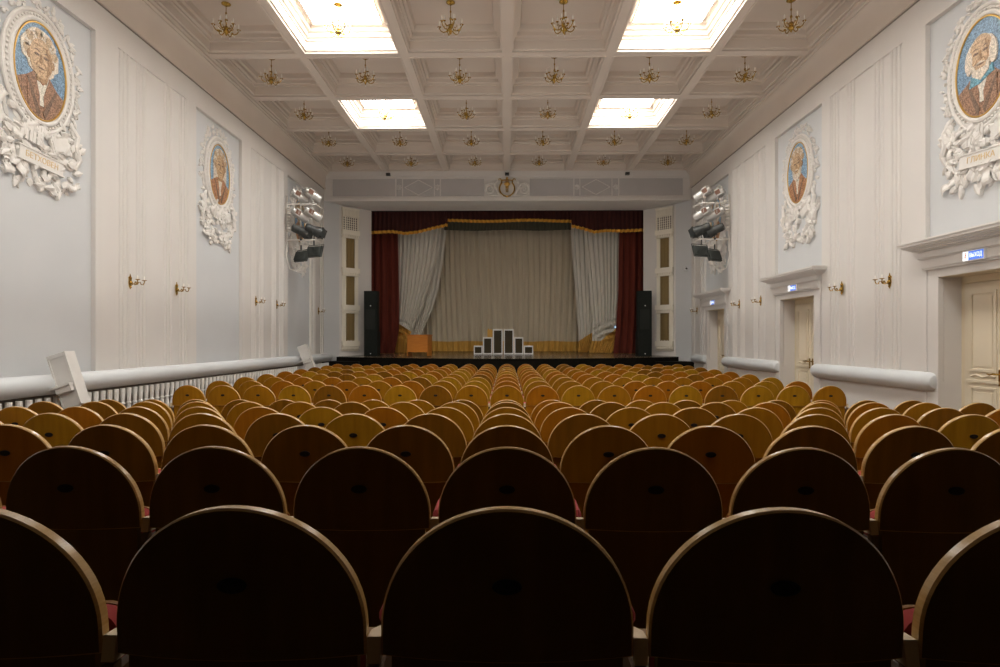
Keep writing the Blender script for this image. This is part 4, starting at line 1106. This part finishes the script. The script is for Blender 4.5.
# weld so that smooth shading works across the plate
def weld(me):
    import bmesh
    b = bmesh.new(); b.from_mesh(me); bmesh.ops.remove_doubles(b, verts=b.verts, dist=1e-5)
    bmesh.ops.recalc_face_normals(b, faces=b.faces); b.to_mesh(me); b.free()
    me.set_sharp_from_angle(angle=math.radians(35))
    return me
VENEER = ['honey', 'amber', 'orange', 'chestnut', 'shadewood']
BACK = {v: weld(back_mesh().mesh('backrest', [v, 'edge'])) for v in VENEER}
yb = lambda z: -0.028 - BT / 2 - (z - B0) * LEAN + BOFF
T0 = Matrix.Translation((0, yb(0.746), 0.746)) @ Matrix.Rotation(PI / 2 + math.atan(LEAN), 4, 'X')
m = MB()
m.rings([[T0 @ Vector((0.029 * k * math.cos(a), 0.0155 * k * math.sin(a), z)) for a in [2 * PI * i / 24 for i in range(24)]] for k, z in ((1, -0.001), (1, 0.003), (0.82, 0.0045), (0.78, 0.003), (0.3, 0.003), (0.25, 0.0045))])
PLATE = m.mesh('number_plate', ['plate'])
m = MB(); m.box(-0.235, 0.235, 0.018, 0.042, 0.22, 0.60)
LOWER = {v: m.mesh('lower_panel', [v], 0) for v in VENEER}
T1 = Matrix.Translation((0, 0.10, 0.40)) @ Matrix.Rotation(math.radians(-6), 4, 'X')
m = MB()
def rr_ring(w, h, z, r=0.05, n=5):
    pts = []
    for cx, cy, a0 in ((w - r, h - r, 0), (-w + r, h - r, PI / 2), (-w + r, -h + r, PI), (w - r, -h + r, 1.5 * PI)):
        for i in range(n): pts.append((cx + r * math.cos(a0 + PI / 2 * i / (n - 1)), cy + r * math.sin(a0 + PI / 2 * i / (n - 1)), z))
    return pts
TR = Matrix.Translation((0, 0.11, 0.42)) @ Matrix.Rotation(PI / 2 + 0.06, 4, 'X')
m.rings([[TR @ Vector(p) for p in rr_ring(0.215 - d, 0.20 - d, z)] for d, z in ((0.02, 0.0), (0.0, -0.02), (0.0, -0.06), (0.012, -0.07))], 0)
m.rings([[TR @ Vector(p) for p in rr_ring(0.212 - d, 0.197 - d, z)] for d, z in ((0.0, -0.0705), (0.0, -0.082), (0.008, -0.086))], 1)
SEATM = m.mesh('seat', ['red', 'chestnut'])
m = MB()
m.box(-0.012, 0.012, 0.03, 0.40, 0.04, 0.55); m.box(-0.035, 0.035, 0.02, 0.42, 0.0, 0.04); m.box(-0.012, 0.012, 0.004, 0.03, 0.04, 0.57)
SIDE = m.mesh('side_panel', ['side'], 0)
m = MB()
TX = Matrix(((0, 0, 1, 0), (1, 0, 0, 0), (0, 1, 0, 0), (0, 0, 0, 1)))      # outline (y, z) -> extruded along x
m.prism([(0.004, 0.575), (0.40, 0.552), (0.43, 0.562), (0.40, 0.574), (0.16, 0.580), (0.05, 0.622), (0.012, 0.626)], (-0.0135, 0.0135), 0, TX)
ARM = m.mesh('armrest', ['arm'], 0)
m = MB()
m.rings([[(w * cx, y, 0.578 + h * cz) for cx, cz in ((-1, 0), (-1, 0.5), (-0.6, 1), (0.6, 1), (1, 0.5), (1, 0))] for y, w, h in ((0.17, 0.018, 0.012), (0.19, 0.028, 0.03), (0.38, 0.030, 0.03), (0.41, 0.02, 0.012))])
PAD = m.mesh('arm_pad', ['red'])

def seat(x, y, z, v, label, last, detail):
    t = thing('theatre_seat', label, 'seat', (x, y, z), None, 'round-backed wooden theatre seats in rows')
    link('backrest', BACK[v], t)
    link('seat', SEATM, t)
    if detail >= 1:
        link('number_plate', PLATE, t)
        link('lower_panel', LOWER[v], t)
    for sx in ((-1, 1) if last else (-1,)):
        o = link('side_panel', SIDE, t); o.location = (sx * S / 2, 0, 0)
        o = link('armrest', ARM, t); o.location = (sx * S / 2, 0, 0)
        if detail >= 1: link('arm_pad', PAD, o)
    return t
TONE = {'honey': 'honey', 'amber': 'amber', 'orange': 'orange-brown', 'chestnut': 'chestnut', 'shadewood': 'shaded brown'}
def where(n):
    if n == 0: return 'middle seat below the lyre'
    return '%s from middle toward %s' % (ORD[abs(n)], 'doors' if n > 0 else 'balustrade')
VIEW = [3, 4, 6, 7, 8, 9, 9]
# veneer tones noted in the photograph: (row, seat) -> tone
NOTE = {(2, 3): 'chestnut', (2, -3): 'amber', (3, -2): 'honey', (3, 2): 'amber', (4, -3): 'honey', (4, 2): 'amber', (6, 2): 'chestnut', (3, -4): 'amber', (3, -6): 'honey', (3, 6): 'honey',
        (3, -3): 'chestnut', (3, -1): 'chestnut', ('f0', -2): 'chestnut', ('f0', -3): 'honey', ('f0', -4): 'orange', ('f0', -5): 'chestnut', ('f0', -6): 'honey', ('f0', -7): 'amber', ('f0', 0): 'amber', ('f0', 1): 'orange', ('f0', 2): 'honey', ('f0', 3): 'amber', ('f0', 4): 'orange', ('f0', 5): 'honey', ('f0', 6): 'chestnut', ('f0', 7): 'honey', ('f0', 8): 'honey', ('f0', 9): 'amber', ('f0', -1): 'amber', ('f0', -8): 'amber', ('f0', -9): 'amber'}
for i in range(7):
    for n in range(-VIEW[i], VIEW[i] + 1):
        if i < 2: v = 'shadewood' if R.random() < 0.8 else 'chestnut'  # two nearest rows mostly take the veneer with shade in its colour
        elif i == 2: v = R.choice(['chestnut', 'amber', 'orange', 'chestnut'])  # lighter mix, brightens this row through its tone
        else: v = R.choice(['amber', 'chestnut', 'orange', 'amber', 'chestnut'])
        v = NOTE.get((i, n), v)
        row = '%s row behind cross aisle' % ORD[7 - i]
        seat(n * S, ROW_Y[i], ROW_Z[i], v, '%s wooden theatre seat in %s, %s' % (TONE[v], row, where(n)), n == VIEW[i], 1)
for k in range(9):
    for n in range(-9, 10):
        v = NOTE.get(('f%d' % k, n), R.choice(['amber', 'orange', 'honey', 'amber', 'orange', 'chestnut']))
        row = '%s row from stage' % ORD[9 - k]
        seat(n * S, FAR_Y[k], 0, v, '%s wooden theatre seat in %s, %s' % (TONE[v], row, where(n)), n == 9, 1 if k < 3 else 0)

# ------------------------------------------------------------------ light and rendering
w = bpy.data.worlds.new('world'); sc.world = w
w.use_nodes = True
w.node_tree.nodes['Background'].inputs[0].default_value = (0.02, 0.02, 0.02, 1)
w.node_tree.nodes['Background'].inputs[1].default_value = 0.3
la = bpy.data.lights.new('added_ceiling_fill', 'AREA'); la.shape = 'RECTANGLE'; la.size = 10.4; la.size_y = 14.5; la.energy = 175; la.color = (1.0, 0.965, 0.91)  # added fill over the seats facing up, brightens the ceiling
lo = bpy.data.objects.new('added_ceiling_fill', la); COL.objects.link(lo); lo.location = (0, 10.2, 1.95); lo.rotation_euler = (PI, 0, 0)
lb = bpy.data.lights.new('added_rear_fill', 'AREA'); lb.shape = 'RECTANGLE'; lb.size = 9.5; lb.size_y = 0.6; lb.energy = 115; lb.color = (1.0, 0.965, 0.91)  # added lamp out of view, brightens coffer sides and door reveals
lo = bpy.data.objects.new('added_rear_fill', lb); COL.objects.link(lo); lo.location = (0, 2.5, 4.95); lo.rotation_euler = (PI / 2 + 0.12, 0, 0)
sc.view_settings.view_transform = 'Standard'
sc.view_settings.look = 'None'
sc.view_settings.exposure = 0.0
sc.cycles.diffuse_bounces = 6
sc.cycles.max_bounces = 10
